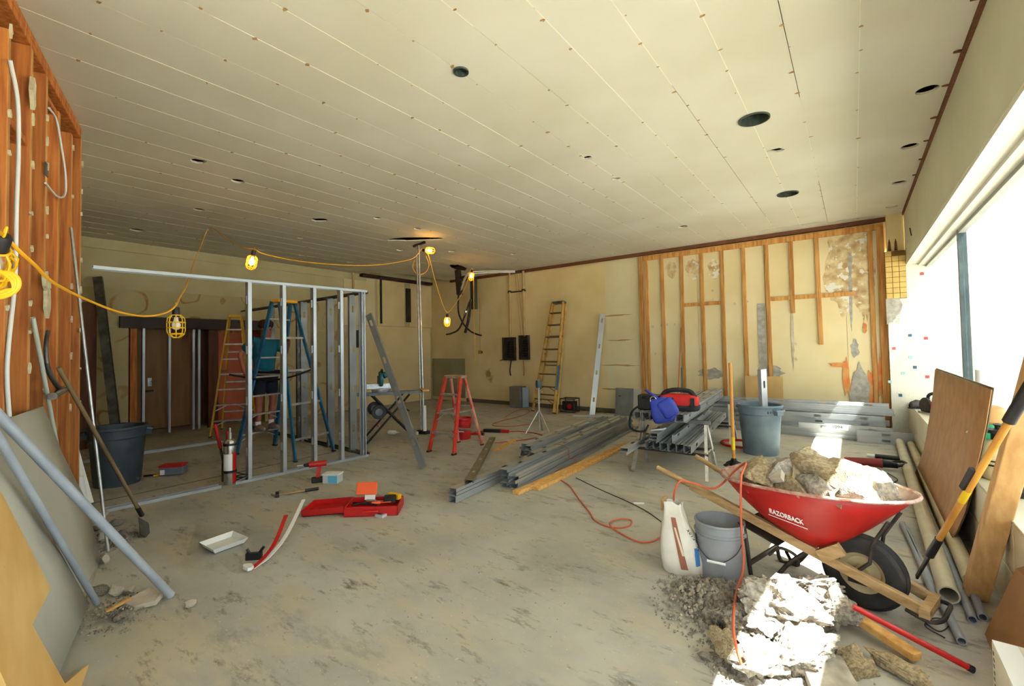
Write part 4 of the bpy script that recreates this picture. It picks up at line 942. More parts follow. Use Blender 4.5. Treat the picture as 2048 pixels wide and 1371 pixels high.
# cement bag
bg = thing('cement_bag', 'open white paper cement bag with a brown stripe beside the grey bucket', 'bag', (-1.0, 3.20, 0), R(15))
rows = []; NB = 28
for z, rx, ry, ox in ((0.0, .118, .080, .01), (.015, .13, .092, .01), (.09, .135, .100, .005), (.17, .128, .092, -.005), (.25, .110, .078, -.018), (.32, .09, .060, -.03), (.38, .072, .046, -.038), (.43, .062, .036, -.042), (.465, .066, .030, -.045)):
    row = []
    for k in range(NB+1):
        q = 2*math.pi*(k % NB)/NB; c, s = sup(q, 3.2)
        w = 1+.10*mnoise.noise(Vector((math.cos(q)*2.5, math.sin(q)*2.5, z*11)))+(.10*math.sin(q*5) if z > .37 else 0)
        row.append(Vector((ox+rx*c*w, ry*s*w, z+(.035*mnoise.noise(Vector((math.cos(q)*2.5, math.sin(q)*2.5, 3))) if z > .45 else 0))))
    rows.append(row)
mbg = MB().grid(rows); mbg.add(rows[0][:-1], [tuple(range(NB))])
bo = mbg.build('sack', mat('bag_paper', (222, 216, 204), (206, 198, 182), 6, .8, bump=.5, bscale=12), bg, smooth=True, angle=70)
def on_bag(x, z, eps=.004):
    # front surface (local -y) of the sack
    for i in range(len(rows)-1):
        if rows[i][0].z <= z <= rows[i+1][0].z+.001:
            f = (z-rows[i][0].z)/max(1e-5, rows[i+1][0].z-rows[i][0].z)
            best = None
            for k in range(NB):
                p = rows[i][k].lerp(rows[i+1][k], f); q = rows[i][k+1].lerp(rows[i+1][k+1], f)
                if p.y < 0 and (p.x-x)*(q.x-x) <= 0 and p.x != q.x:
                    g = (x-p.x)/(q.x-p.x); y = p.y+(q.y-p.y)*g
                    if best is None or y < best: best = y
            if best is not None: return Vector((x, best-eps, z))
    return Vector((x, -.08, z))
def bag_strip(name, x0a, x1a, z0, x0b, x1b, z1, m, n=8, eps=.004):
    MB().grid([[on_bag(x0a+(x0b-x0a)*i/n+((x1a+(x1b-x1a)*i/n)-(x0a+(x0b-x0a)*i/n))*j/4, z0+(z1-z0)*i/n, eps) for j in range(5)] for i in range(n+1)]).build(name, m, bo, smooth=True)
bag_strip('brown_stripe', .005, .05, .05, -.055, -.025, .37, mat('brown_print', (150, 92, 70), None, rough=.8)); bag_strip('pale_print', .013, .03, .14, -.035, -.025, .31, mat('pale_print', (214, 196, 170), None, rough=.8), eps=.006)
bag_strip('blue_print', .098, .124, .08, .09, .118, .19, mat('blue_print', (50, 110, 170), None, rough=.8))
for i, ch in enumerate('shrink'):
    p = on_bag(.112-.012*i, .205+.018*i, .006); text_mesh('lettering', ch, .034, M['black'], bo, frame(p, (-.45, .0, .9), (-.9, 0, -.45)))
MB().prism([(-.03, 0), (.03, .01), (.02, .09), (-.03, .08)], .003, (-.10, .0, .40), (.6, .8, 0), (0, 0, 1)).build('torn_flap', M['kraft'], bg)

# ================================================================ RIGHT SIDE: PIPES, BOARDS, TOOLS
t = MB().pipe((.395, 3.68, .052), (.49, 9.25, .052), .05, .042, 20).build('pvc_pipe', M['pvc'], smooth=True); tag(t, 'long cream plastic pipe on the floor in front of the brown hardboard', 'pipe')
t = MB().pipe((.535, 3.98, .047), (.60, 8.7, .047), .045, .037, 20).build('pvc_pipe', M['pvc'], smooth=True); tag(t, 'cream plastic pipe sticking out from behind the brown hardboard', 'pipe')
for (a, b, lb) in (((.385, 3.22, .0215), (.27, 5.0, .0215), 'grey conduit nearest the red pole'), ((.465, 3.50, .0215), (.475, 4.6, .0215), 'middle grey conduit right of the cream pipe'), ((.515, 3.56, .0215), (.525, 4.0, .0215), 'short grey conduit next to the timber post'), ((.43, 3.60, .0215-.0), (.447, 4.5, .0215), 'grey conduit peeking out under the cream pipe')):
    if 'peeking' in lb: a = (.338, 3.58, .0215); b = (.285, 4.9, .0215)
    tag(MB().pipe(a, b, .021, .016, 14).build('conduit', M['pvc_grey'], smooth=True), lb, 'conduit', 'grey conduits on the floor by the window')
for k, dx in enumerate((0, .014)):
    rows = []
    for z, x in ((.002, .500), (.15, .553), (.3, .592), (.45, .618), (.56, .634), (.75, .664), (.95, .69), (1.21, .715)):
        rows.append([(x+dx+.0*j+(.05*j/6 if z < .1 else .035*j/6)*(.4), 4.66+(2.42+.02*k)*j/6-.34*(z/1.21)*(1-j/6)+k*.02, z+(.0 if k == 0 else .012 if z > 1 else 0)) for j in range(7)])
    o = MB().grid(rows).build('hardboard_sheet', M['hardboard'] if k == 0 else mat('green_grey_hardboard_edge', (104, 96, 72), None, rough=.6), smooth=True); s_ = o.modifiers.new('thick', 'SOLIDIFY'); s_.thickness = .006; s_.offset = 0
    tag(o, 'front curved brown hardboard sheet leaning on the window ledge' if k == 0 else 'rear hardboard sheet showing only its edge behind the brown one', 'sheet')
o = MB().bar((.53, 3.86, .03), (.80, 3.16, 1.95), .105, .095, (0, 1, 0)).build('timber_post', mat('fir_post', (206, 164, 106), (184, 138, 82), 2.5, .65, stretch=(9, 9, .8))); bevel(o, .006, 2); tag(o, 'thick pale timber post leaning against the window', 'post')
o.location.z = .0
tl_ = thing('long_shovel', 'long-handled tool with an orange wooden shaft crossing the pipes', 'tool', (.30, 3.86, 0))
A_ = Vector((.27, 3.90, .03)); B_ = PX(2046, 795, .62); dd = B_-A_
MB().tube([A_+dd*.24, A_+dd*.92], .0165, 12).build('shaft', M['handle_wood'], tl_, smooth=True, world=True)
MB().tube([A_+dd*.16, A_+dd*.27], .024, 12, r1=.021).build('socket', M['black'], tl_, smooth=True, world=True)
MB().bar(A_, A_+dd*.18, .028, .012, (1, 0, 0)).build('blade', M['dark_iron'], tl_, world=True)
MB().tube([A_+dd*.9, A_+dd*1.06], .026, 12).build('end_grip', M['black'], tl_, smooth=True, world=True)
MB().tube([A_+dd*.50, A_+dd*.56], .0178, 12).build('yellow_label', mat('yellow_label', (230, 190, 30), None, rough=.5), tl_, smooth=True, world=True)
MB().bar(A_+dd*.56+Vector((-.02, 0, .01)), A_+dd*.66+Vector((-.022, 0, .012)), .02, .03).build('clip', M['black'], tl_, world=True)
# white carton and kraft sheet in the corner
wbx = thing('white_carton', 'white cardboard carton in the bottom right corner', 'carton', (.515, 2.52, 0), 0)
o = MB().box((0, 0, .148), (.20, .40, .296)).build('body', mat('white_carton', (222, 218, 200), None, rough=.8), wbx); bevel(o, .004, 1)
MB().box((0, 0, .298), (.198, .398, .004)).build('lid', M['paper'], wbx); MB().box((0, 0, .3006), (.05, .39, .0012)).build('tape', mat('clear_tape', (206, 200, 180), None, rough=.3), wbx)
for k in range(9): MB().box((-.1015, .165-.005*(k % 2), .262-.026*k), (.002, .014, .012)).build('print_mark', M['box_grey'], wbx)
a = G(1968, 1275); 
kp = [Vector((.50, 3.40, .003)), Vector((.628, 3.42, .37)), Vector((.632, 3.05, .545)), Vector((.632, 2.3, .545)), Vector((.50, 2.3, .003))]
o = MB().add(kp+[p+Vector((-.005, 0, .002)) for p in kp], [(0, 1, 2, 3, 4), (9, 8, 7, 6, 5)]+[(i, (i+1) % 5, 5+(i+1) % 5, 5+i) for i in range(5)]).build('kraft_sheet', M['kraft']); tag(o, 'brown cardboard sheet leaning on the tiled ledge behind the white carton', 'sheet')
# things on the tiled ledge
SZ = .563
o = thing('sprayer_tank', 'cream round sprayer tank with a black cap on the window ledge', 'tank', (.79, 4.62, SZ))
MB().lathe([(.001, 0), (.09, 0), (.105, .02), (.11, .12), (.105, .2), (.07, .26), (.045, .275), (.001, .275)], 28).build('tank', mat('cream_tank', (222, 204, 162), None, rough=.4), o, smooth=True)
MB().lathe([(.001, .27), (.042, .27), (.042, .32), (.07, .322), (.075, .345), (.02, .35), (.02, .37), (.035, .38), (.001, .39)], 20).build('cap', M['black'], o, smooth=True)
MB().lathe([(.111, .10), (.113, .10), (.113, .112), (.111, .112)], 28).build('band', M['dark_iron'], o); MB().lathe([(.111, .13), (.113, .13), (.113, .14), (.111, .14)], 28).build('band', M['dark_iron'], o)
o = thing('green_sack', 'bright green plastic sack with white lettering on the window ledge', 'sack', (.80, 4.98, SZ), R(-10))
MB().lathe([(.001, 0), (.10, 0), (.115, .03), (.12, .18), (.112, .30), (.10, .345), (.001, .35)], 20).build('body', M['green'], o, smooth=True)
text_mesh('lettering', '450', .085, M['label_white'], o, frame((-.07, -.106, .27), (.84, -.55, 0), (0, 0, 1)))
MB().lathe([(.001, .345), (.098, .345), (.112, .36), (.085, .46), (.06, .475), (.001, .475)], 18).build('brown_top', mat('brown_paper_top', (176, 128, 72), None, rough=.7), o, smooth=True)
o = MB().pipe((.86, 5.55, SZ), (.865, 5.55, SZ+.72), .042, .036, 16).build('white_pipe_stub', M['white'], smooth=True); tag(o, 'white pipe standing on the window ledge behind the green sack', 'pipe')
o = thing('black_tub', 'small black plastic tub on the window ledge by the timber post', 'tub', (.80, 4.18, SZ))
MB().lathe([(.001, .004), (.05, .004), (.062, .15), (.068, .152), (.068, .14), (.058, .0), (.001, 0)], 20).build('body', M['black'], o, smooth=True); MB().lathe([(.069, .12), (.072, .12), (.072, .14), (.069, .14)], 20).build('rim', M['black'], o)
o = MB().box((.74, 4.32, SZ+.012), (.08, .12, .024)).build('brick_fragment', mat('brick_red', (182, 96, 56), None, rough=.9)); tag(bevel(o, .004, 1), 'flat reddish brick piece on the window ledge behind the black tub', 'brick')
o = MB().box((.80, 3.62, SZ+.012), (.09, .2, .024)).build('brick_fragment', MATS['brick_red']); tag(bevel(o, .004, 1), 'flat reddish brick piece on the window ledge nearest the camera', 'brick')
# saw and gloves at the far end of the ledge
sw_ = thing('circular_saw', 'red and black circular saw at the far end of the window ledge', 'saw', (.80, 8.2, SZ), R(-65))
bevel(MB().box((0, 0, .09), (.22, .10, .13)).build('motor', M['red'], sw_), .025, 3); bevel(MB().box((.16, 0, .10), (.14, .12, .16)).build('rear_housing', M['black'], sw_), .02, 2)
MB().lathe([(.001, -.06), (.10, -.06), (.11, -.05), (.11, -.03), (.001, -.03)], 24, (-.06, 0, .10), axis='y').build('blade_guard', M['dark_iron'], sw_, smooth=True)
MB().tube(smooth_path([(-.08, 0, .15), (-.06, 0, .24), (.06, 0, .27), (.17, 0, .2)], 6), .02, 10).build('handle', M['black'], sw_, smooth=True); MB().box((0, 0, .012), (.32, .16, .02)).build('shoe_plate', M['chrome'], sw_)
MB().lathe([(.001, 0), (.03, 0), (.03, .006), (.001, .006)], 16, (.16, -.062, .11), axis='y').build('yellow_badge', M['yellow'], sw_)
for i, (x, y, rz_) in enumerate(((.73, 8.72, .4), (.80, 8.95, 1.2))):
    b_ = thing('work_boot', 'worn brown-black boot %s on the window ledge' % ('lying nearest the saw' if i == 0 else 'lying behind the saw'), 'boot', (x, y, SZ), rz_)
    rows = []
    for k, (xx, w_, h_) in enumerate(((-.14, .02, .05), (-.12, .045, .09), (-.06, .05, .12), (.0, .045, .11), (.06, .05, .08), (.12, .045, .06), (.15, .015, .03))):
        rows.append([Vector((xx, w_*math.cos(2*math.pi*j/12), .012+h_/2+h_/2*math.sin(2*math.pi*j/12))) for j in range(13)])
    MB().grid(rows).build('upper', mat('worn_boot', (74, 62, 58), (50, 44, 44), 10, .7), b_, smooth=True); MB().box((0, 0, .008), (.28, .09, .016)).build('sole', M['black'], b_)
# ================================================================ ON AND AROUND THE SAWHORSE LOAD
def soft_box(mb, c, d, n=3.2, seg=24, rows_=9, wob=.05, seed=1, taper=0.0, rot=None):
    """rounded cushion shape"""
    rows = []
    for i in range(rows_):
        v = -math.pi/2+math.pi*i/(rows_-1); cz, sz = sup(v, n); row = []
        for k in range(seg+1):
            q = 2*math.pi*(k % seg)/seg; cx, cy = sup(q, n)
            p = Vector((d[0]/2*cx*cz*(1-taper*sz), d[1]/2*cy*cz*(1-taper*sz), d[2]/2*sz)); p *= 1+wob*mnoise.noise(p*9+Vector((seed, seed, 0)))
            if rot is not None: p = rot @ p
            row.append(p+Vector(c))
        rows.append(row)
    return mb.grid(rows)
ZT = .642+.0905
rb = thing('tool_bag', 'red and black canvas tool bag on top of the stud load', 'bag', (-1.78, 5.78, ZT), R(8))
soft_box(MB(), (0, 0, .10), (.48, .26, .20), 4, wob=.04, seed=3).build('body', M['red_cloth'], rb, smooth=True, angle=80)
soft_box(MB(), (0, 0, .035), (.50, .28, .085), 5, wob=.02, seed=5).build('base', M['black_cloth'], rb, smooth=True, angle=80)
MB().tube(smooth_path([(-.20, -.02, .16), (-.14, -.0, .225), (0, 0, .25), (.14, 0, .23), (.2, -.02, .16)], 6), .028, 10).build('zip_mouth', M['black_cloth'], rb, smooth=True)
for x in (-.06, .18): MB().box((x, -.135, .10), (.05, .012, .13)).build('side_strap', M['black_cloth'], rb)
bb = thing('black_case', 'black hard tool case on the left of the stud load', 'case', (-2.10, 5.66, ZT), R(4))
bevel(MB().box((0, 0, .095), (.26, .20, .185)).build('body', M['black'], bb), .015, 2); MB().tube(smooth_path([(-.06, -.1, .15), (-.05, -.13, .16), (.05, -.13, .16), (.06, -.1, .15)], 5), .01, 8).build('handle', M['black'], bb, smooth=True)
blue = thing('blue_bag', 'blue vinyl bag slumped over the end of the stud load', 'bag', (-1.885, 5.42, ZT-.10), R(10))
soft_box(MB(), (.02, -.03, .14), (.25, .11, .31), 5, wob=.10, seed=9, taper=.18, rot=Matrix.Rotation(R(-18), 3, 'Y')).build('body', M['blue_cloth'], blue, smooth=True, angle=80)
soft_box(MB(), (.10, -.06, .17), (.19, .10, .22), 5, wob=.1, seed=12, rot=Matrix.Rotation(R(-32), 3, 'Y')).build('pouch', M['blue_cloth'], blue, smooth=True, angle=80)
MB().tube(smooth_path([(-.02, -.03, .28), (-.10, -.02, .33), (-.17, .0, .37), (-.14, .03, .34), (-.03, .0, .27)], 6), .012, 8).build('strap', M['blue_cloth'], blue, smooth=True)
MB().tube([(-.07+.035*math.cos(q), -.06, .255+.045*math.sin(q)) for q in [2*math.pi*k/16 for k in range(16)]], .005, 6, closed=True).build('ring', M['chrome'], blue)
o = MB().tube(smooth_path([(-2.20, 5.62, ZT+.06), (-2.26, 5.46, ZT-.02), (-2.27, 5.40, .56), (-2.20, 5.38, .50), (-2.08, 5.385, .50), (-2.02, 5.37, .58)], 7), .013, 8).build('black_strap', M['black_cloth'], smooth=True); tag(o, 'black webbing strap drooping off the left end of the stud load', 'strap')
o = MB().box((0, 0, 0), (.16, .10, .015), Matrix.Rotation(R(-10), 3, 'Y')).build('white_paper_pack', M['paper']); o.location = (-1.95, 5.52, .384+.11); tag(o, 'white folded paper lying under the blue bag', 'paper')
# push broom with yellow band
br = thing('tamper', 'upright wooden-handled tool with a yellow band and black foot', 'tool', (-1.27, 6.30, 0))
MB().tube([(0, 0, .05), (-.01, .02, 1.30)], .021, 12).build('handle', M['handle_wood'], br, smooth=True); MB().tube([(-.001, .003, .20), (-.003, .006, .36)], .0222, 12).build('yellow_band', mat('yellow_tape', (236, 208, 20), None, rough=.5), br, smooth=True)
for k in range(4):
    q = R(45+90*k); MB().bar((.0, 0, .07), (.13*math.cos(q), .13*math.sin(q), .008), .045, .014).build('foot_fin', M['black'], br)
MB().lathe([(.001, .0), (.05, .0), (.05, .03), (.028, .09), (.001, .1)], 16).build('socket', M['black'], br, smooth=True)
# red hoop behind the sawhorse
hp = G(1465, 890); t = thing('red_hoop', 'bright red flat hoop lying on the floor behind the sawhorse', 'hoop', (-1.42, 7.65, 0))
MB().lathe([(.25, .001), (.30, .001), (.302, .02), (.30, .032), (.25, .032), (.248, .02)], 40, closed=True).build('ring', M['red'], t, smooth=True)
# cardboard against the back wall, planks
p = PY(1530, 768, 9.5)
o = MB().bar((-1.72, 9.50, .40), (-.72, 9.50, .40), .02, .80, (0, 0, 1)).build('fibre_panel', mat('tan_fibreboard', (206, 170, 112), (196, 158, 98), 2, .85)); o.rotation_euler.x = 0; tag(o, 'tan fibreboard panel standing behind the wall stack', 'panel')
o.location = (-1.38, 9.60, .03); o.scale = (.62, 1, 1.12)
# thin poles leaning behind bags
for a, b, m_, lb in ((G(1338, 850), PY(1362, 655, 9.66), 'brass', 'thin copper rod leaning on the furred back wall behind the red bag'), (G(1352, 850), PY(1363, 735, 9.66), 'steel_dull', 'short thin steel rod leaning behind the red bag')):
    a = Vector((a.x, 9.25, 0)); tag(MB().tube([a, b], .010, 8).build('rod', M[m_], smooth=True), lb, 'rod')
# small red breaker tool on the floor
hm = thing('demolition_hammer', 'red and black breaker hammer lying on the floor behind the wheelbarrow', 'hammer', G(1740, 935), R(2))
MB().tube([(-.25, 0, .06), (-.1, 0, .065), (.12, 0, .07)], .04, 14, r1=.055).build('barrel', mat('maroon_tool', (138, 40, 38), None, rough=.5), hm, smooth=True); MB().tube([(.12, 0, .07), (.2, .0, .065), (.26, .03, .05)], .05, 12, r1=.03).build('rear', M['black'], hm, smooth=True)
MB().tube([(-.25, 0, .06), (-.42, 0, .045)], .018, 10).build('chisel', M['dark_iron'], hm, smooth=True); MB().tube(smooth_path([(.2, .05, .08), (.3, .08, .1), (.34, 0, .09), (.26, -.06, .07)], 5), .016, 8).build('handle', M['black'], hm, smooth=True)
o = MB().tube(smooth_path([G(1775, 945, .012), G(1795, 960, .006), G(1760, 968, .006), G(1700, 962, .006), G(1650, 958, .006)], 6), .005, 6).build('extension_cord', M['wire'], smooth=True); tag(o, 'dark cord trailing from the breaker hammer', 'cord')
dk = thing('dark_hose', 'black rubber hose end lying beside the cream pipes', 'hose', G(1790, 920))
MB().tube([(-.2, .0, .03), (.12, .0, .03)], .028, 12).build('hose', M['black'], dk, smooth=True); MB().tube([(-.28, .02, .03), (-.2, .0, .03)], .02, 10).build('white_end', M['white'], dk, smooth=True)

# ================================================================ CORDS
def cord(pts, r, m, label, name='extension_cord', n=8):
    o = MB().tube(smooth_path(pts, n), r, 7).build(name, M[m], smooth=True); return tag(o, label, 'cord')
z = .007
cord([G(1128, 905, .012), G(1115, 948, z), G(1140, 972, z), G(1160, 1000, z), G(1178, 1022, z), G(1190, 1040, z), G(1215, 1052, z), G(1240, 1055, z), G(1260, 1050, z), G(1262, 1040, z), G(1245, 1037, .018), G(1222, 1042, .02), G(1222, 1052, .016), G(1245, 1068, z), G(1275, 1082, z), G(1305, 1082, z), G(1330, 1068, .02)], .0065, 'cord_orange', 'orange extension cord snaking over the floor to the cement bag')
pb_ = Vector((-1.04, 3.24, .47))
rimL = Wm @ Vector((-.62, -.1, .70))
cord([Vector((-1.05, 3.24, .44)), G(1349, 985, .52), G(1360, 962, .60), G(1385, 965, .58), G(1430, 976, .55), Wm @ Vector((-.70, -.1, .655)), Wm @ Vector((-.60, -.14, .74)), Wm @ Vector((-.555, -.25, .73)), Wm @ Vector((-.53, -.345, .68)), Wm @ Vector((-.53, -.36, .40)), G(1487, 1130, .16), G(1472, 1190, .14), G(1466, 1245, .20), G(1472, 1290, .16), G(1486, 1340, .06)], .007, 'cord_orange', 'orange cord draped over the wheelbarrow and down the rubble', n=10)
cord([G(1152, 955, .005), G(1200, 978, .005), G(1250, 1000, .005), G(1290, 1020, .005), G(1325, 1045, .005), G(1345, 1070, .01)], .0045, 'wire', 'thin dark wire lying across the floor past the white paper scrap', 'wire')
cord([G(1355, 1180, .006), G(1420, 1176, .006), G(1480, 1172, .006), G(1530, 1158, .008), G(1560, 1155, .01)], .0045, 'wire', 'thin wire behind the rubble heap', 'wire')
o = MB(Matrix.Translation(G(1278, 1006, .004))).box((0, 0, 0), (.10, .05, .004), Matrix.Rotation(R(30), 3, 'Z')).build('paper_scrap', M['paper']); tag(o, 'small white paper scrap on the floor beside the dark wire', 'paper')
cord([G(1850, 1245, .004), G(1880, 1262, .004), G(1900, 1245, .006), G(1870, 1235, .006), G(1850, 1250, .005), G(1890, 1275, .004)], .003, 'wire', 'tangle of thin wire by the grey conduits', 'wire')
cord([G(905, 862, .01), G(935, 866, .008), G(965, 862, .008), G(1000, 864, .008), G(1035, 862, .006), G(1070, 866, .006), G(1085, 872, .006), G(1040, 880, .006), G(990, 885, .006)], .008, 'cord_red', 'red cord on the floor behind the steel pile')
cord([G(1010, 834, .006), G(1030, 822, .006), G(1048, 818, .006), G(1060, 822, .006), G(1040, 832, .006), G(1000, 842, .006), G(985, 850, .006), G(1020, 852, .006), G(1060, 848, .006)], .006, 'cord_red', 'red cord lying in front of the folded stepladder at the back')
ps = thing('power_strip', 'black and red inline connector on the red floor cord', 'connector', G(985, 864), R(20))
bevel(MB().box((0, 0, .03), (.34, .08, .06)).build('body', M['black'], ps), .012, 2); bevel(MB().box((.24, 0, .03), (.16, .07, .055)).build('red_plug', M['red'], ps), .01, 2)
rp = thing('pipe_wrench', 'long red wrench handle lying by the orange-red stepladder', 'wrench', G(935, 869), R(18))
MB().tube([(-.28, 0, .022), (.22, .02, .022)], .02, 8).build('handle', M['red'], rp, smooth=True); MB().box((.26, .02, .028), (.1, .06, .05)).build('jaw', M['dark_iron'], rp)

# ================================================================ MIDDLE OF THE FLOOR
tb = thing('toolbox', 'open red plastic tool case spilling tools on the floor', 'toolbox', (-3.74, 2.70, 0), R(40))
L_, W_, Hh = .50, .30, .09
def tray_shape(mb, c, l, w, h, t=.012):
    x, y, z_ = c
    mb.bx((x-l/2, y-w/2, z_), (x+l/2, y+w/2, z_+t))
    for s in (-1, 1):
        mb.bx((x-l/2, y+s*w/2, z_), (x+l/2, y+s*(w/2-t), z_+h)); mb.bx((x+s*l/2, y-w/2, z_), (x+s*(l/2-t), y+w/2, z_+h))
    return mb
bevel(tray_shape(MB(), (0, 0, 0), L_, W_, Hh).build('case_base', M['red'], tb), .004, 1)
bevel(tray_shape(MB(Matrix.Translation((-.255, .05, .052)) @ Matrix.Rotation(R(-3), 4, 'Y')), (-.2, 0, -.03), .40, .30, .06).build('case_lid', M['red'], tb), .004, 1)
MB().tube(smooth_path([(-.07, -.15, .05), (-.06, -.18, .055), (.06, -.18, .055), (.07, -.15, .05)], 4), .012, 8).build('handle', M['red'], tb, smooth=True)
r_ = random.Random(3)
for k, (n_, m_, dims) in enumerate((('orange_booklet', 'orange', (.20, .012, .12)), ('pliers', 'black', (.18, .04, .02)), ('socket_rail', 'chrome', (.22, .03, .03)), ('screwdriver', 'orange', (.18, .025, .025)), ('black_drill_battery', 'black', (.11, .08, .06)), ('black_clamp', 'black', (.2, .05, .04)), ('yellow_tape_measure', 'yellow', (.14, .05, .05)))):
    rot = Matrix.Rotation(r_.uniform(-.6, .6), 3, 'Z')
    ps_ = ((-.10, .10, .13), (-.12, -.05, .08), (.02, .02, .075), (.08, -.07, .085), (.14, .03, .07), (-.02, -.08, .085), (.17, .10, .08))[k]
    w_ = MB(); 
    if n_ == 'orange_booklet': w_.box((0, 0, 0), dims, Matrix.Rotation(R(-25), 3, 'X'))
    elif n_ in ('screwdriver', 'socket_rail'): w_.tube([rot @ Vector((-dims[0]/2, 0, 0)), rot @ Vector((-.01, 0, 0))], .014, 10).tube([rot @ Vector((-.01, 0, 0)), rot @ Vector((dims[0]/2, 0, 0))], .005, 8)
    elif n_ in ('pliers', 'black_clamp'): w_.tube([rot @ Vector(q) for q in ((-.09, .03, 0), (-.03, .006, 0), (.02, 0, 0), (.07, .004, .005))], .009, 8).tube([rot @ Vector(q) for q in ((-.09, -.03, 0), (-.03, -.006, 0), (.02, 0, .004), (.07, -.004, .005))], .009, 8)
    else: w_.box((0, 0, 0), dims, rot)
    o = w_.build(n_, M[m_]); o.matrix_basis = tb.matrix_basis @ Matrix.Translation(Vector(ps_)); bevel(o, .004, 1)
    tag(o, {'orange_booklet': 'orange and white booklet standing in the open tool case', 'pliers': 'black pliers in the left of the open tool case', 'socket_rail': 'silver socket rail in the middle of the open tool case', 'screwdriver': 'orange-handled screwdriver at the front of the open tool case', 'black_drill_battery': 'black battery pack in the open tool case', 'black_clamp': 'black clamp across the open tool case', 'yellow_tape_measure': 'yellow tape measure in the right end of the open tool case'}[n_], {'orange_booklet': 'booklet', 'pliers': 'pliers', 'socket_rail': 'socket set', 'screwdriver': 'screwdriver', 'black_drill_battery': 'battery', 'black_clamp': 'clamp', 'yellow_tape_measure': 'tape measure'}[n_])
    if n_ == 'orange_booklet': MB().box((.035, -.0075, .0), (.10, .002, .10), Matrix.Rotation(R(-25), 3, 'X')).build('white_cover', M['paper'], o)
pk = thing('clear_packet', 'small clear packet of bits in front of the red tool case', 'packet', G(762, 1032), R(10))
MB().box((0, 0, .012), (.09, .06, .024)).build('sleeve', mat('clear_plastic', (186, 186, 196), None, rough=.15), pk); MB().box((-.01, 0, .026), (.05, .03, .006)).build('bits', M['dark_iron'], pk)
# drill
dl = thing('cordless_drill', 'red cordless drill standing on its battery by the wall frame', 'drill', (-5.12, 2.90, 0), R(62))
bevel(MB().box((0, 0, .03), (.13, .08, .06)).build('battery', M['black'], dl), .01, 2); MB().bar((.0, 0, .05), (.025, 0, .19), .045, .04).build('grip', M['red'], dl)
MB().tube([(.10, 0, .215), (-.09, 0, .215)], .035, 14).build('motor', M['red'], dl, smooth=True); MB().tube([(-.09, 0, .215), (-.13, 0, .215), (-.15, 0, .215)], .026, 12, r1=.012).build('chuck', M['black'], dl, smooth=True); MB().tube([(-.15, 0, .215), (-.22, 0, .215)], .005, 8).build('bit', M['chrome'], dl)
bx_ = thing('screw_box', 'small clear plastic box with a blue label beside the drill', 'box', (-4.96, 3.0, 0), R(32))
bevel(MB().box((0, 0, .05), (.19, .13, .10)).build('tub', mat('clear_tub', (196, 200, 200), None, rough=.25), bx_), .006, 1); MB().box((.03, -.066, .05), (.11, .003, .085)).build('blue_label', mat('blue_label', (96, 176, 214), None, rough=.5), bx_); MB().box((0, 0, .104), (.2, .14, .012)).build('lid', M['white'], bx_)
pr_ = thing('hammer', 'dark wooden-handled hammer lying on the floor near the drill', 'hammer', (-4.90, 2.56, 0), R(66))
MB().tube([(-.20, 0, .018), (.06, 0, .018)], .012, 8).build('handle', M['old_wood'], pr_, smooth=True); MB().tube([(.06, 0, .018), (.2, 0, .018)], .017, 8).build('rubber_grip', M['black'], pr_, smooth=True); MB().box((-.21, 0, .02), (.035, .12, .035)).build('head', M['dark_iron'], pr_)
# red and white plastic edge strips standing out of a clip
for i, (pts, m_, lb) in enumerate(((((502, 1138, .01), (530, 1112, .05), (552, 1080, .12), (572, 1030, .20)), 'red', 'curved red plastic strip rising from the floor'), (((506, 1136, .01), (540, 1110, .04), (575, 1065, .10), (607, 999, .20)), 'white', 'curved white plastic strip beside the red strip'))):
    p3 = smooth_path([G(a_, b_, c_) for a_, b_, c_ in pts], 6); mb = MB()
    for q0, q1 in zip(p3[:-1], p3[1:]): mb.bar(q0, q1+(q1-q0)*.05, .03, .005)
    o = mb.build('edge_strip', M[m_], smooth=False); tag(o, lb, 'strip')
cl2 = thing('strip_clamp', 'small black clamp holding the red and white strips', 'clamp', G(508, 1118), R(45)); MB().box((0, 0, .025), (.11, .03, .05)).build('jaw', M['black'], cl2); MB().tube([(.04, 0, .05), (.07, 0, .09)], .01, 8).build('lever', M['black'], cl2); MB().tube([(-.03, 0, .05), (-.05, .0, .08)], .01, 8).build('screw', M['black'], cl2)
o = MB(Matrix.Translation(G(497, 1136, .012))).prism(blob(9, .05, .03, .2, random.Random(3)), .02).build('white_wrapper', M['paper']); tag(o, 'crumpled white wrapper at the foot of the red strip', 'wrapper')
# clear acrylic sheet flat on the floor and a white paper tray on it
def acrylic():
    m = bpy.data.materials.new('clear_acrylic'); m.use_nodes = True; N = m.node_tree.nodes; L = m.node_tree.links; N.remove(N['Principled BSDF'])
    t = N.new('ShaderNodeBsdfTransparent'); t.inputs[0].default_value = (.995, 1, .995, 1); g = N.new('ShaderNodeBsdfGlossy'); g.inputs['Roughness'].default_value = .08
    x = N.new('ShaderNodeMixShader'); x.inputs[0].default_value = .022; L.new(t.outputs[0], x.inputs[1]); L.new(g.outputs[0], x.inputs[2]); L.new(x.outputs[0], N['Material Output'].inputs[0]); return m
cs = [G(362, 1136, .001), G(492, 1146, .001), G(560, 1062, .001), G(392, 1050, .001)]
o = MB().add([c for c in cs]+[c+Vector((0, 0, .005)) for c in cs], [(3, 2, 1, 0), (4, 5, 6, 7), (0, 1, 5, 4), (1, 2, 6, 5), (2, 3, 7, 6), (3, 0, 4, 7)]).build('acrylic_sheet', acrylic()); tag(o, 'clear acrylic sheet lying flat on the floor under the paper tray', 'sheet')
c4 = [G(398, 1094, .008), G(426, 1110, .008), G(497, 1084, .008), G(466, 1070, .008)]
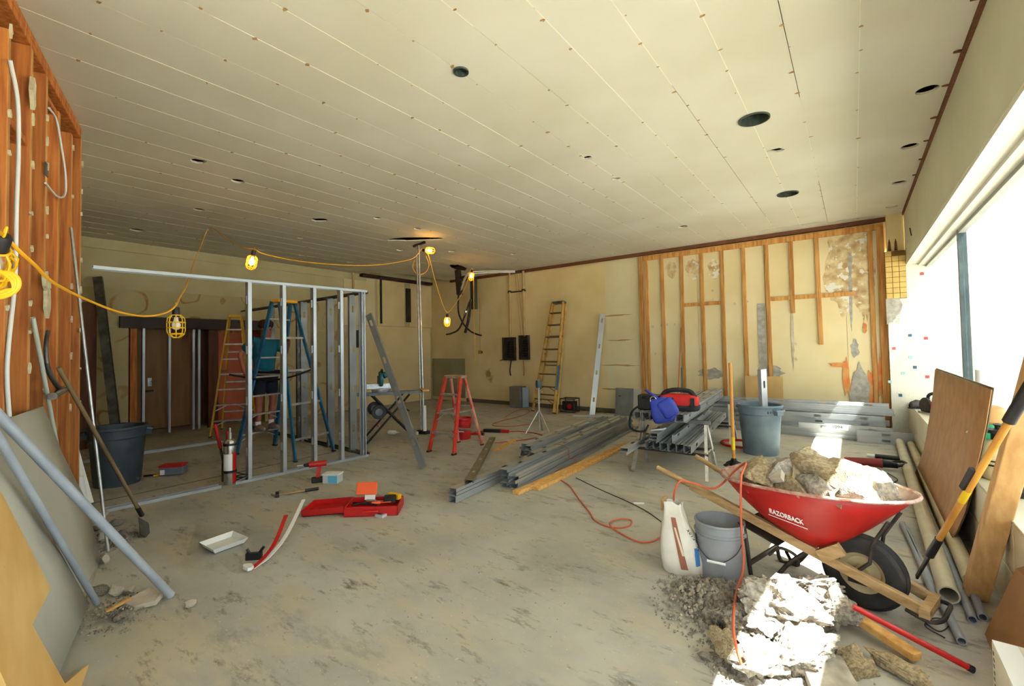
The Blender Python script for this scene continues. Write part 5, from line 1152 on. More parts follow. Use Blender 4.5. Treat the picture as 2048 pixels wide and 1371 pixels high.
mt = sum(c4, Vector())/4; wt_ = thing('paper_tray', 'folded white paper tray lying on the acrylic sheet', 'tray', (mt.x, mt.y, .006))
inn = [c.lerp(mt, .18)+Vector((0, 0, .0)) for c in c4]
MB().add(inn+[c+Vector((0, 0, .003)) for c in inn], [(0, 1, 2, 3), (4, 5, 6, 7), (0, 1, 5, 4), (1, 2, 6, 5), (2, 3, 7, 6), (3, 0, 4, 7)]).build('base', M['paper'], wt_, world=True)
for i in range(4):
    j = (i+1) % 4; MB().add([inn[i], inn[j], c4[j]+Vector((0, 0, .04)), c4[i]+Vector((0, 0, .04))], [(0, 1, 2, 3)]).build('fold', M['paper'], wt_, world=True)

# ================================================================ MITRE SAW STAND, POLE, TRIPOD
ms = thing('mitre_saw_stand', 'black folding stand with wheels carrying the mitre saw', 'stand', (-6.45, 4.98, 0), R(62))
for y in (-.22, .22):
    MB().tube([(-.42, y, 0), (.30, y, .78)], .018, 8).build('leg', M['black'], ms, smooth=True); MB().tube([(.42, y, 0), (-.30, y, .78)], .018, 8).build('leg', M['black'], ms, smooth=True)
MB().box((0, 0, .80), (1.15, .10, .05)).build('top_beam', M['steel_dull'], ms); MB().tube([(-.42, -.22, .03), (-.42, .22, .03)], .014, 8).build('crossbar', M['black'], ms); MB().tube([(.28, -.22, .5), (.28, .22, .5)], .014, 8).build('crossbar', M['black'], ms)
MB().box((.60, 0, .82), (.12, .3, .03)).build('outfeed_rest', M['pine'], ms)
for y in (-.27, .27):
    w_ = MB().lathe([(.06, -.018), (.115, -.022), (.12, 0), (.115, .022), (.06, .018)], 24, (-.22, y, .52), axis='y').build('wheel', M['black'], ms, smooth=True); MB().lathe([(.001, -.01), (.065, -.012), (.065, .012), (.001, .01)], 16, (-.22, y, .52), axis='y').build('hub', M['steel_dull'], w_)
sw2 = thing('mitre_saw', 'teal and silver mitre saw on the black folding stand', 'saw', (-6.52, 4.86, .83), R(62))
MB().lathe([(.001, 0), (.15, 0), (.16, .02), (.16, .05), (.001, .055)], 28).build('turntable', M['white_alu'], sw2, smooth=True); MB().box((0, .09, .09), (.46, .03, .08)).build('fence', M['white_alu'], sw2); MB().bar((0, .2, .05), (0, .16, .26), .07, .06).build('arm', M['steel_dull'], sw2)
MB().lathe([(.001, -.025), (.13, -.025), (.135, .0), (.13, .025), (.001, .025)], 28, (0, .02, .22), axis='x').build('blade_guard', mat('teal_plastic', (20, 104, 110), None, rough=.4), sw2, smooth=True)
MB().tube([(.05, .05, .27), (.20, .08, .33)], .055, 14).build('motor', MATS['teal_plastic'], sw2, smooth=True); MB().tube(smooth_path([(0, -.02, .34), (0, -.1, .38), (.0, -.15, .33)], 5), .018, 8).build('handle', M['black'], sw2, smooth=True)
o = thing('striped_tube', 'red and white striped tube standing under the mitre saw stand', 'tube', G(757, 852), 0); MB().lathe([(.001, 0), (.03, 0), (.03, .34), (.001, .34)], 14).build('tube', mat('striped_tube', (216, 200, 190), (190, 50, 40), 14, .6), o); MB().lathe([(.001, .34), (.022, .34), (.018, .37), (.001, .37)], 12).build('cap', M['red'], o)
o = thing('caulk_bottle', 'white plastic bottle on its side under the mitre saw stand', 'bottle', G(786, 868), R(20)); MB().lathe([(.001, -.09), (.035, -.09), (.035, .05), (.012, .08), (.008, .13), (.001, .13)], 14, (0, 0, .036), axis='x').build('body', M['white'], o, smooth=True); MB().lathe([(.001, .13), (.009, .13), (.006, .16), (.001, .16)], 10, (0, 0, .036), axis='x').build('nozzle', M['white'], o)
# twin conduit riser
rs = thing('conduit_riser', 'pair of steel conduits rising from the floor to the ceiling hole', 'conduit', (-6.40, 5.68, 0))
tp_ = Vector((-6.52, 5.72, 3.5))
for k, dx in enumerate((-.03, .03)): MB().tube([(-6.38+dx*1.2, 5.66, .02), tp_+Vector((dx, 0, 0))], .017, 10).build('conduit', M['white_alu'], rs, smooth=True, world=True)
MB().tube([(-6.30, 5.64, .0), (-6.31, 5.645, .52)], .035, 12).build('sleeve', M['white'], rs, smooth=True, world=True); MB().bar((-6.62, 5.7, 3.5), (-6.36, 5.76, 3.55), .04, .04).build('head_bracket', M['dark_iron'], rs, world=True); MB().box((-6.36, 5.66, .03), (.22, .12, .06)).build('floor_box', M['dark_iron'], rs, world=True)
# roller stand tripod
tpd = thing('tripod_stand', 'white metal tripod roller stand behind the steel pile', 'stand', (-4.55, 6.78, 0), R(20))
MB().tube([(0, 0, .06), (0, 0, .82)], .016, 10).build('post', M['white_alu'], tpd, smooth=True)
for k in range(3):
    q = R(90+120*k); MB().tube([(0, 0, .42), (.26*math.cos(q), .26*math.sin(q), .01)], .012, 8).build('leg', M['white_alu'], tpd, smooth=True)
MB().bar((-.06, 0, .80), (.10, 0, .74), .02, .02).build('clamp_lever', M['chrome'], tpd); MB().lathe([(.001, 0), (.05, 0), (.06, .05), (.05, .13), (.001, .13)], 16, (0, 0, .82)).build('head', mat('teal_head', (60, 84, 90), None, rough=.5), tpd, smooth=True)

# ================================================================ ON THE BACK WALL
def cable(pts, r, m, label, cat='cable', name='cable', n=8):
    o = MB().tube(smooth_path(pts, n), r, 10).build(name, M[m] if isinstance(m, str) else m, smooth=True); return tag(o, label, cat)
wy = YB-.02
ep = thing('electrical_panel', 'rusty open breaker panel on the back wall, left one of two', 'panel', (-7.42, wy-.06, 1.20))
ep2 = thing('electrical_panel', 'dark open breaker panel on the back wall, right one of two', 'panel', (-6.92, wy-.06, 1.22))
mat_pan = mat('rusty_panel', (78, 66, 50), (52, 46, 38), 8, .7)
for t_, w_, h_ in ((ep, .40, .62), (ep2, .30, .64)):
    tray_shape(MB(Matrix.Rotation(R(90), 4, 'X')), (0, h_/2, 0), w_, h_, .10, .006).build('box', mat_pan, t_)
    for k in range(7):
        for s in (-1, 1): MB().box((s*w_*.17, -.03, .10+k*.065), (w_*.22, .05, .045)).build('breaker', M['black'], t_)
    t_.location.y = wy-.005
MB().bar((-.22, -.02, .02), (-.34, -.03, .0), .02, .02).build('loose_wire', M['wire'], ep)
for (x, r, lb) in ((-7.38, .028, 'cream vertical pipe down to the left breaker panel'), (-6.92, .03, 'cream vertical pipe down to the right breaker panel')):
    o = thing('riser_pipe', lb, 'pipe', (x, wy-.04, 1.84)); MB().tube([(0, 0, 0), (0, 0, 1.72)], r, 12).build('pipe', mat('cream_painted_pipe', (206, 178, 122), (190, 158, 100), 5, .6), o, smooth=True); MB().lathe([(.001, 1.20), (r+.02, 1.20), (r+.02, 1.24), (.001, 1.24)], 12).build('collar', M['dark_iron'], o)
for k, x in enumerate((-7.20, -7.12)):
    o = MB().tube([(x, wy-.02, 3.5), (x+.16, wy-.02, 1.88)], .010, 8).build('thin_pipe', mat('cream_painted_pipe', (206, 178, 122)), smooth=True); tag(o, 'thin slanting pipe between the two riser pipes, %s one' % ('left' if k == 0 else 'right'), 'pipe')
o = MB().bx((-7.44, wy-.05, 3.02), (-6.86, wy-.02, 3.05)).build('pipe_strap', M['dark_iron']); tag(o, 'dark strap bar joining the riser pipes near the ceiling', 'strap')
yb_ = thing('switch_box', 'small yellow junction box on the back wall under the hanging cables', 'junction box', (PY(962, 722, wy).x, wy-.03, 1.38)); bevel(MB().box((0, 0, .05), (.12, .05, .10)).build('box', mat('ochre_box', (196, 146, 40), None, rough=.6), yb_), .006, 1); MB().box((.07, -.0, .05), (.02, .03, .05)).build('switch', M['dark_iron'], yb_); MB().tube([(0, 0, .1), (0, .01, 1.6)], .006, 6).build('wire', MATS['ochre_box'], yb_)
for i, (x, s_) in enumerate(((-7.38, -.1), (-6.98, .1))):
    cable([(x, wy-.03, 1.2), (x+s_*.3, wy-.05, .95), (x+s_*.2, wy-.04, .8)], .016, 'dark_iron' if i == 0 else 'brass', 'stub of cable hanging under the %s breaker panel' % ('left' if i == 0 else 'right'))
# grey boxes, compressor, panels along the wall
o = thing('grey_cabinet', 'grey metal cabinet on the floor against the back wall', 'cabinet', (-7.0, 9.46, 0), R(5)); bevel(MB().box((0, 0, .27), (.34, .30, .54)).build('body', M['box_grey'], o), .008, 1); MB().box((.26, -.05, .27), (.16, .02, .5), Matrix.Rotation(R(35), 3, 'Z')).build('door', mat('pale_blue_door', (140, 156, 164), None, rough=.5), o); MB().box((-.0, -.152, .3), (.26, .006, .42)).build('front_recess', mat('panel_brown', (120, 108, 84), None, rough=.7), o)
cp = thing('portable_generator', 'black portable generator with a red dial on the floor by the folded ladder', 'generator', (-5.42, 9.38, 0), R(4))
bevel(MB().box((0, 0, .16), (.30, .22, .20)).build('body', M['black'], cp), .015, 2); MB().lathe([(.001, -.135), (.055, -.135), (.055, -.11), (.001, -.11)], 18, (.05, 0, .15), axis='y').build('dial', M['red'], cp)
for sx in (-1, 1):
    for sy in (-1, 1): MB().tube([(sx*.18, sy*.14, 0), (sx*.18, sy*.14, .33)], .012, 8).build('frame_post', M['dark_iron'], cp)
for z_ in (.02, .32):
    MB().tube([(-.18, -.14, z_), (.18, -.14, z_), (.18, .14, z_), (-.18, .14, z_)], .012, 8, closed=True).build('frame_ring', M['dark_iron'], cp)
place_stud(G(1145, 832), (.9, .45, 0), (0, 0, 1), .9, 'short steel stud lying on the floor beside the generator')
g1 = MB().box((0, 0, .30), (.40, .03, .60)).build('cover_panel', M['box_grey']); g1.location = (-4.12, 9.50, 0.0); g1.rotation_euler = (R(-8), 0, R(3)); tag(g1, 'grey metal cover panel leaning on the back wall', 'panel'); MB().box((-.1, -.018, .42), (.06, .008, .02)).build('latch', M['black'], g1)
g2 = MB().box((0, 0, .29), (.40, .02, .58)).build('cover_panel', M['drywall']); g2.location = (-3.98, 9.58, 0.0); g2.rotation_euler = (R(-7), 0, R(-2)); tag(g2, 'pale grey panel behind the metal cover panel', 'panel')
o = MB(Matrix.Translation(G(1225, 830, .01))).prism(blob(9, .16, .05, .3, random.Random(8)), .02).build('plaster_fragment', M['conc']); tag(o, 'flat plaster fragment on the floor below the cover panel', 'fragment')

# hanging duct and cables in the far corner
hd = thing('hanging_duct', 'dark vertical duct hanging from the ceiling in the far corner', 'duct', PD(905, 530, 11).to_3d()); hd.location = (-8.25, 8.6, 2.2)
hd.matrix_basis = Matrix.Translation(hd.location)
mat_dk = mat('dark_duct', (64, 52, 42), (46, 40, 36), 6, .7)
MB().bar((0, 0, 1.4), (.06, 0, .75), .12, .12, (1, 0, 0)).build('duct', mat_dk, hd); MB().bar((.46, .1, 1.15), (.46, .1, .35), .16, .10, (1, 0, 0)).build('duct_leg', mat('dark_green_duct', (58, 62, 54), None, rough=.7), hd); MB().box((.26, .05, 1.2), (.5, .1, .06)).build('cross_piece', mat_dk, hd)
cable([(-8.24, 8.6, 2.95), (-8.2, 8.55, 2.5), (-8.0, 8.5, 2.2), (-7.78, 8.5, 2.0), (-7.55, 8.5, 1.9), (-7.38, 8.5, 1.86)], .022, 'dark_iron', 'thick black cable curling out to the right of the hanging duct')
cable([(-7.85, 8.6, 2.75), (-8.0, 8.55, 2.35), (-8.15, 8.5, 2.05), (-8.4, 8.5, 1.95), (-8.7, 8.6, 1.93)], .022, 'dark_iron', 'thick black cable curling to the left below the duct')
cable([(-7.82, 8.62, 2.8), (-7.9, 8.6, 2.3), (-8.02, 8.6, 1.95)], .035, 'dark_iron', 'short fat black cable hanging straight below the duct')
for k in range(2): cable([(-8.18, 8.62, 3.05+.05*k), (-8.0, 8.5, 3.12+.06*k), (-7.8, 8.4, 3.3+.06*k), (-7.5, 8.4, 3.40+.05*k), (-6.9, 9.3, 3.48+.03*k)], .014, 'white', 'white cable looping from the duct, %s of the pair' % ('lower' if k == 0 else 'upper'))
o = thing('cable_clip', 'bright metal fitting where the black cables cross', 'fitting', (-7.9, 8.5, 2.46)); MB().lathe([(.001, 0), (.04, 0), (.045, .04), (.001, .07)], 12).build('cap', M['chrome'], o, smooth=True); MB().tube([(0, 0, 0), (-.07, 0, -.07)], .018, 8).build('stub', M['chrome'], o)
o = MB().tube([(XL+.06, 7.85, 3.52), (XL+.06, 7.85, 2.28)], .028, 10).build('black_pipe', M['black'], smooth=True); tag(o, 'black pipe stub hanging down the far wall near the corner', 'pipe')
o = MB().tube([(XL+.05, 6.98, 3.6), (XL+.05, 6.98, 2.3)], .03, 10).build('cream_pipe', MATS['cream_painted_pipe'], smooth=True); tag(o, 'cream pipe on the far wall above the corner of the wall frame', 'pipe')
o = MB().bx((XL+.02, 8.75, 2.35), (XL+.05, 8.92, 3.35)).build('soot_panel', mat_dk); tag(o, 'sooty board scrap on the far wall in the corner', 'board')
o = MB().bx((XL+.02, 7.05, 1.62), (XL+.08, 7.25, 2.08)).build('dark_box', mat_dk); tag(o, 'small dark wall box behind the diagonal brace', 'box')
bp_ = MB().bx((-10.3, 1.42, 0), (-10.2, 1.86, 2.44)).build('brown_cabinet', mat_dkwood); tag(bp_, 'dark brown cabinet side at the edge of the stud wall', 'cabinet')
# timber and debris low on the far left wall
for k in range(4):
    o = MB().box((-10.15+.03*k, 2.05-.02*k, .05+.07*k), (.16, .62-.05*k, .06)).build('timber_offcut', M['old_wood']); tag(o, 'dusty timber offcut, %s of the stack on the far wall' % ('lowest', 'second', 'third', 'topmost')[k], 'timber', 'timber offcuts on the far wall')
# ================================================================ LEFT: SHEETS, PIPES, POLES ON THE STUD WALL
def WP(s, n, z): return W0+U*s+NN*n+Vector((0, 0, z))
def PN(px, py, n):
    d = ray(px, py); o = Vector((0, 0, H_EYE)); q = W0+NN*n; t = (q-o).dot(NN)/d.dot(NN); return o+d*t
def sheet(rows_px, s_left, name, label, m, thick=.012):
    rows = []
    for px, py, n in rows_px:
        p = PN(px, py, n); p.z = max(p.z, .002); sr = (p-W0).dot(U); nn = (p-W0).dot(NN); rows.append([WP(sr+(s_left-sr)*j/5, nn, p.z) for j in range(6)])
    o = MB().grid(rows).build(name, m, smooth=True); s_ = o.modifiers.new('thick', 'SOLIDIFY'); s_.thickness = thick; s_.offset = 0; return tag(o, label, 'sheet')
sheet([(85, 812, .03), (122, 905, .09), (165, 990, .155), (190, 1075, .21), (199, 1135, .25), (184, 1192, .28)], 3.2, 'drywall_sheet', 'rear grey drywall sheet leaning on the stud wall, bowed', M['drywall'])
sheet([(9, 905, .085), (60, 1000, .155), (120, 1108, .24), (176, 1207, .325)], 3.3, 'drywall_sheet', 'front grey drywall sheet with its foot on the floor, behind the plywood', mat('drywall_paper_pale', (196, 196, 186), (186, 186, 176), 2, .85))
# plywood: plane through the floor line n=.40 and (n=.16, z=.9)
pn = (Vector((0, 0, 1))*(.40-.16)+NN*.9).normalized(); p0_ = WP(2.6, .40, 0)
def PLY(px, py):
    d = ray(px, py); o = Vector((0, 0, H_EYE)); return o+d*((p0_-o).dot(pn)/d.dot(pn))
poly = [PLY(*q) for q in ((-50, 905), (0, 1000), (93, 1180), (55, 1253), (121, 1371))]
poly += [WP(2.42, .40, 0.0), WP(3.2, .40, 0.0), WP(3.2, .16, .9)]
poly = [Vector((p.x, p.y, max(0, p.z))) for p in poly]
k_ = len(poly); o = MB().add(poly+[p+pn*.015 for p in poly], [tuple(range(k_-1, -1, -1)), tuple(range(k_, 2*k_))]+[(i, (i+1) % k_, k_+(i+1) % k_, k_+i) for i in range(k_)]).build('plywood_sheet', M['ply']); tag(o, 'notched orange plywood sheet leaning in the bottom left corner', 'sheet')
def lean_pipe(top, bot, r, m, name, label, cat='pipe', hollow=True):
    o = (MB().pipe(bot, top, r, r*.8, 16) if hollow else MB().tube([bot, top], r, 12)).build(name, m, smooth=True); return tag(o, label, cat)
b_ = G(342, 1190, .02); t_ = PN(0, 833, .07); lean_pipe(b_+(t_-b_)*1.04, b_, .0235, M['pvc_blue'], 'grey_pipe', 'thicker light grey pipe leaning across the drywall, foot out on the floor')
b_ = G(194, 1205, .02); t_ = PN(0, 880, .135); lean_pipe(b_+(t_-b_)*1.04, b_, .0175, M['pvc_blue'], 'grey_pipe', 'thinner light grey pipe leaning in front of the drywall')
lean_pipe(PN(66, 635, .03), G(150, 1092, .0)+Vector((.03, 0, .01)), .012, mat('pale_green_conduit', (206, 214, 200), None, rough=.4, metal=.3), 'conduit_pole', 'pale conduit pole leaning on the studs behind the drywall', 'pole')
lean_pipe(PN(142, 455, .03), G(216, 1102, .01), .011, M['white_alu'], 'thin_pole', 'tall thin pole leaning at the end of the stud wall', 'pole')
sc = thing('floor_scraper', 'long-handled floor scraper leaning on the stud wall', 'scraper', G(292, 1068))
b_ = G(284, 1030, .08); t_ = PN(117, 735, .06)
MB().tube([b_, t_], .015, 10).build('handle', mat('grey_brown_handle', (140, 116, 80), (116, 94, 64), 4, .7, stretch=(1, 1, .3)), sc, smooth=True, world=True)
MB().bar(G(291, 1074, .0), G(287, 1040, .09), .11, .006, (1, .3, 0)).build('blade', M['steel_dull'], sc, world=True); MB().tube([b_, b_+(t_-b_)*.07], .019, 10).build('ferrule', M['dark_iron'], sc, smooth=True, world=True)
cable([PN(20, 120, .012), PN(35, 200, .014), PN(37, 300, .014), PN(33, 420, .014), PN(30, 560, .014), PN(17, 690, .014), PN(14, 760, .014), PN(20, 850, .014)], .010, 'white', 'long white cable running down the stud wall by the near lamp')
cable([PN(98, 216, .012), PN(113, 240, .014), PN(124, 300, .016), PN(131, 350, .016), PN(130, 388, .016), PN(115, 393, .014), PN(91, 366, .012)], .007, 'white', 'white cable hanging in a loop high on the stud wall')
o = MB().box((0, 0, 0), (.07, .006, .09)).build('metal_plate', M['steel_dull']); q_ = PN(93, 352, .004); o.matrix_basis = frame(q_, U, NN); tag(o, 'small steel plate nailed to a stud below the cable loop', 'plate'); o.matrix_basis = Matrix.Translation(q_) @ Matrix.Rotation(math.atan2(U.y, U.x), 4, 'Z')
fx = thing('valve_pipe', 'bent metal pipe with a shiny valve fixed to the stud wall', 'pipe', PN(120, 790, .03))
MB().tube(smooth_path([PN(96, 662, .03), PN(92, 690, .04), PN(95, 730, .05), PN(108, 760, .06), PN(124, 782, .07)], 6), .012, 10).build('pipe', M['steel_dull'], fx, smooth=True, world=True); MB().tube([PN(105, 792, .07), PN(132, 776, .07)], .025, 12).build('valve', M['chrome'], fx, smooth=True, world=True)
cable([PN(88, 725, .03), PN(100, 752, .04), PN(118, 780, .06)], .010, 'steel_dull', 'second bent pipe beside the shiny valve', 'pipe', 'bent_pipe')
ws = G(172, 890, .0); o = MB().bar(Vector((-6.35, 1.12, .02)), Vector((-6.75, 1.05, .62)), .05, .012, (1, 0, 0)).build('white_trim_strip', M['white']); tag(o, 'white trim strip leaning behind the end of the stud wall', 'strip')
o = MB().tube([(-5.75, .98, .0), (-5.80, .94, .42)], .035, 12).build('white_pipe_stub', M['white'], smooth=True); tag(o, 'white pipe stub standing at the foot of the stud wall', 'pipe')

# ---- small rubble at the foot of the sheets
gS = 'broken plaster and rubble by the drywall'
r_ = random.Random(17)
spots = [((204, 1035), .055, 'pale round lump under the thin pole'), ((192, 1062), .05, 'grey lump left of the thin pole foot'), ((232, 1050), .05, 'brownish lump right of the thin pole'), ((205, 1085), .05, 'grey lump beside the thin pole foot'), ((222, 1072), .05, 'squat lump between the poles'), ((190, 1100), .045, 'small grey lump against the drywall edge'), ((210, 1125), .045, 'upright lump in front of the thin pole foot'), ((243, 1075), .04, 'lump farthest right near the scraper'), ((198, 1190), .05, 'lump at the foot of the thinner grey pipe'), ((230, 1190), .05, 'thin broken piece in the front rubble patch'), ((245, 1215), .035, 'small cube in the front rubble patch'), ((240, 1238), .04, 'pale lump nearest the camera in the rubble patch'), ((258, 1188), .045, 'brown piece behind the flat plaster slab'), ((382, 1213), .042, 'single white stone lying alone on the floor')]
for i, ((px, py), s_, lb) in enumerate(spots):
    p = G(px, py); rock('rubble_piece', lb, gS, (p.x, p.y, 0), s_*(1.0 if i < 13 else .8), (r_.uniform(-.3, .3), r_.uniform(-.3, .3), r_.uniform(0, 6)), 70+i, M['conc'] if i % 3 and i != 13 else MATS['pale_slab_face'], 2, (1.2, .9, r_.uniform(.5, .9)), sink=-.003)
p = G(288, 1205); o = MB(Matrix.Translation((p.x, p.y, .012)) @ Matrix.Rotation(R(25), 4, 'Z') @ Matrix.Rotation(R(10), 4, 'X')).prism([(-.10, -.06), (.03, -.08), (.12, -.02), (.09, .05), (-.05, .08)], .03).build('plaster_slab', MATS['pale_slab_face']); tag(bevel(o, .004, 1), 'flat pale plaster slab beside the foot of the thicker pipe', 'rubble', gS)
a = G(212, 1222, .03); b = G(262, 1195, .06); o = MB().bar(a, b, .02, .014).build('lath_stick', M['pine']); tag(o, 'short yellow lath stick on the rubble patch', 'stick')
gravel('gravel', 'fine plaster crumbs around the front rubble patch', *G(240, 1225)[:2], .28, .22, 420, 4, .003, .012, 'conc', .02); gravel('gravel', 'fine crumbs around the poles at the stud wall foot', *G(212, 1085)[:2], .25, .22, 380, 6, .003, .014, 'conc', .03)
gravel('gravel', 'stray crumbs scattered over the bare foreground floor', -2.2, 2.4, 1.8, 1.4, 260, 9, .002, .006, 'conc', 0)

# ---- behind the track: small red-lid box, canister, bolt cutter
rb_ = thing('screw_case', 'small grey case with a red lid on the floor behind the track', 'case', G(347, 948), R(50)); bevel(MB().box((0, 0, .06), (.26, .15, .10)).build('tub', mat('blue_grey_tub', (112, 116, 132), None, rough=.5), rb_), .006, 1); bevel(MB().box((0, 0, .12), (.27, .16, .03)).build('lid', M['red'], rb_), .006, 1); MB().box((-.09, -.078, .05), (.05, .004, .06)).build('label', M['label_white'], rb_)
o = thing('tin_snips', 'yellow and black hand tool lying left of the red-lidded case', 'snips', G(312, 952), R(60)); MB().tube([(-.13, .02, .015), (0, 0, .018), (.12, -.015, .015)], .012, 8).build('handle', M['black'], o, smooth=True); MB().tube([(-.02, -.03, .015), (.1, .02, .018)], .011, 8).build('grip', M['yellow'], o, smooth=True)
ca = thing('steel_canister', 'polished steel canister with white and red label and black straps', 'canister', (-5.93, 2.27, 0))
MB().lathe([(.001, 0), (.06, 0), (.065, .012), (.065, .46), (.058, .50), (.04, .525), (.025, .53), (.001, .53)], 32).build('body', M['chrome'], ca, smooth=True)
def arc(r, a0, a1, z0, z1, n=14): return [[(r*math.cos(a0+(a1-a0)*k/n), r*math.sin(a0+(a1-a0)*k/n), z) for k in range(n+1)] for z in (z0, z1)]
MB().grid(arc(.0665, R(-100), R(0), .15, .36)).build('white_label', M['label_white'], ca, smooth=True); MB().grid(arc(.0668, R(0), R(50), .02, .38)).build('red_label', M['red'], ca, smooth=True)
for z_ in (.14, .455): MB().lathe([(.066, z_), (.071, z_), (.071, z_+.028), (.066, z_+.028)], 32, closed=True).build('strap', M['black'], ca)
MB().lathe([(.001, .53), (.025, .53), (.025, .60), (.012, .60), (.012, .66), (.001, .66)], 14).build('valve', M['chrome'], ca, smooth=True)
bc = thing('bolt_cutter', 'bolt cutter with two red handles standing behind the canister', 'bolt cutter', (-6.12, 2.30, 0))
q1 = PX(430, 848, -6.12); q2 = PX(455, 862, -6.12); q3 = PX(442, 905, -6.10)
MB().tube([q1, PX(441, 895, -6.12)], .02, 10).build('handle', M['red'], bc, smooth=True, world=True); MB().tube([q2, PX(456, 905, -6.12)], .02, 10).build('handle', M['red'], bc, smooth=True, world=True)
MB().tube([PX(441, 895, -6.12), (-6.12, 2.27, .22)], .014, 8).build('arm', M['dark_iron'], bc, smooth=True, world=True); MB().tube([PX(456, 905, -6.12), (-6.12, 2.33, .22)], .014, 8).build('arm', M['dark_iron'], bc, smooth=True, world=True); MB().box((-6.12, 2.30, .11), (.03, .09, .22)).build('jaw', M['dark_iron'], bc, world=True)
o = thing('wire_coil', 'small dark coil of wire at the foot of the first stud', 'coil', G(484, 962)); 
for k in range(4): MB().tube([(.07*math.cos(q)+.01*k, .07*math.sin(q), .02+.025*k+.03*math.sin(q+k)) for q in [2*math.pi*j/18 for j in range(18)]], .007, 6, closed=True).build('loop', M['dark_iron'], o, smooth=True)
o = MB().box((0, 0, .012), (.10, .03, .024)).build('steel_clip', M['chrome']); o.location = G(606, 937); o.rotation_euler = (0, 0, R(70)); tag(o, 'bright steel clip on the floor inside the wall frame', 'clip')
o = MB().box((0, 0, .03), (.05, .04, .06)).build('bottle_cap', M['white']); o.location = G(834, 869); tag(o, 'small white cap on the floor near the conduit riser', 'cap'); bevel(o, .01, 2)

# ================================================================ STRING OF CAGED WORK LAMPS
mat_bulb = mat('lit_bulb', (255, 214, 120), None, rough=.3, emit=(255, 190, 84), estr=70.0); mat_bulb_off = mat('unlit_bulb', (226, 222, 206), None, rough=.2)
def cage_lamp(label, loc, axis, lit, s=1.0):
    t = thing('caged_work_lamp', label, 'work lamp', loc, 0, 'caged work lamps on the yellow cord'); ax = Vector(axis).normalized()
    z = ax; x = z.cross(Vector((.3, 1, .1))).normalized(); y = z.cross(x); I = Matrix(((x.x, y.x, z.x, 0), (x.y, y.y, z.y, 0), (x.z, y.z, z.z, 0), (0, 0, 0, 1))) @ Matrix.Scale(s, 4)
    MB(I).lathe([(.001, -.01), (.02, -.01), (.026, .0), (.028, .06), (.022, .075), (.001, .075)], 16).build('socket', M['black'], t, smooth=True)
    prof = [(.034, .06), (.058, .085), (.062, .12), (.062, .19), (.05, .225), (.022, .245)]
    for k in range(8):
        q = 2*math.pi*k/8; MB(I).tube([(r*math.cos(q), r*math.sin(q), zz) for r, zz in prof], .0038, 6).build('cage_wire', M['yellow'], t, smooth=True)
    for r, zz in ((.034, .06), (.062, .12), (.0625, .165), (.056, .215), (.022, .245)):
        MB(I).tube([(r*math.cos(2*math.pi*j/20), r*math.sin(2*math.pi*j/20), zz) for j in range(20)], .0045, 6, closed=True).build('cage_ring', M['yellow'], t, smooth=True)
    MB(I).tube([(.02*math.cos(2*math.pi*j/12), 0, -.025+.02*math.sin(2*math.pi*j/12)) for j in range(12)], .0035, 6, closed=True).build('hook', M['yellow'], t)
    MB(I).lathe([(.001, .07), (.014, .075), (.018, .10), (.035, .14), (.026, .175), (.001, .185)], 7).build('bulb', mat_bulb if lit else mat_bulb_off, t, smooth=True)
    return t
L1 = PD(6, 474, 1.5); L2 = PD(352, 616, 3.6); L3 = PD(508, 502, 5.6); L4 = PD(846, 500, 8.2); L5 = PD(895, 628, 8.5); L6 = PD(944, 540, 10.4)
cage_lamp('nearest unlit yellow caged lamp cut off by the left frame edge', L1, (-.75, -.15, -.65), False, .9)
cage_lamp('unlit yellow caged lamp in front of the black header beam', L2, (.02, 0, -1), False, .95)
cage_lamp('lit caged lamp hanging above the steel wall frame', L3, (-.25, -.1, -1), True, .95); cage_lamp('lit caged lamp right under the torn ceiling hole', L4, (.9, .35, -.12), True, .95)
cage_lamp('lit caged lamp hanging lowest, in front of the black cables', L5, (-.1, 0, -1), True, .95); cage_lamp('lit caged lamp by the white cables near the back wall', L6, (-.1, -.1, -1), True, 1.0)
def pdl(pts): return [PD(a, b, c) for a, b, c in pts]
cord(pdl([(-40, 440, 1.2), (6, 470, 1.5), (42, 505, 1.6), (70, 530, 1.7), (110, 567, 1.95), (180, 602, 2.5), (240, 624, 2.9), (290, 632, 3.2), (330, 626, 3.45), (351, 612, 3.6), (358, 598, 3.9), (374, 568, 5.0), (388, 525, 6.2), (403, 488, 7.2)])+[G(420, 455, 3.595)]+pdl([(450, 474, 6.6), (485, 494, 5.9), (509, 498, 5.6), (530, 508, 5.65), (600, 522, 6.2), (690, 530, 6.9), (760, 529, 7.5), (815, 520, 8.0), (832, 512, 8.1), (845, 497, 8.2), (856, 508, 8.25), (870, 560, 8.4), (884, 605, 8.5), (895, 624, 8.5), (912, 605, 9.0), (930, 575, 9.8), (943, 537, 10.4), (947, 560, 10.6), (948, 640, 10.9), (950, 720, 11.1)]), .0065, 'cord_yellow', 'yellow cord strung between the caged lamps across the room', n=6)
cord(pdl([(829, 520, 8.1), (826, 535, 8.1), (835, 548, 8.12), (850, 545, 8.15), (858, 530, 8.2), (852, 512, 8.2)]), .006, 'cord_yellow', 'spare loop of yellow cord hanging at the conduit riser')
for k in range(3):
    cord(pdl([(-50, 560-6*k, 1.36), (-10, 548-4*k, 1.36), (18-3*k, 545+2*k, 1.36), (36-5*k, 556+4*k, 1.36), (37-5*k, 574+2*k, 1.36), (22-4*k, 588-4*k, 1.36), (-10, 596-5*k, 1.36), (-50, 590-4*k, 1.36)]), .0055, 'cord_yellow', 'coil of yellow cord below the nearest caged lamp, %s turn' % ('outer', 'middle', 'inner')[k])

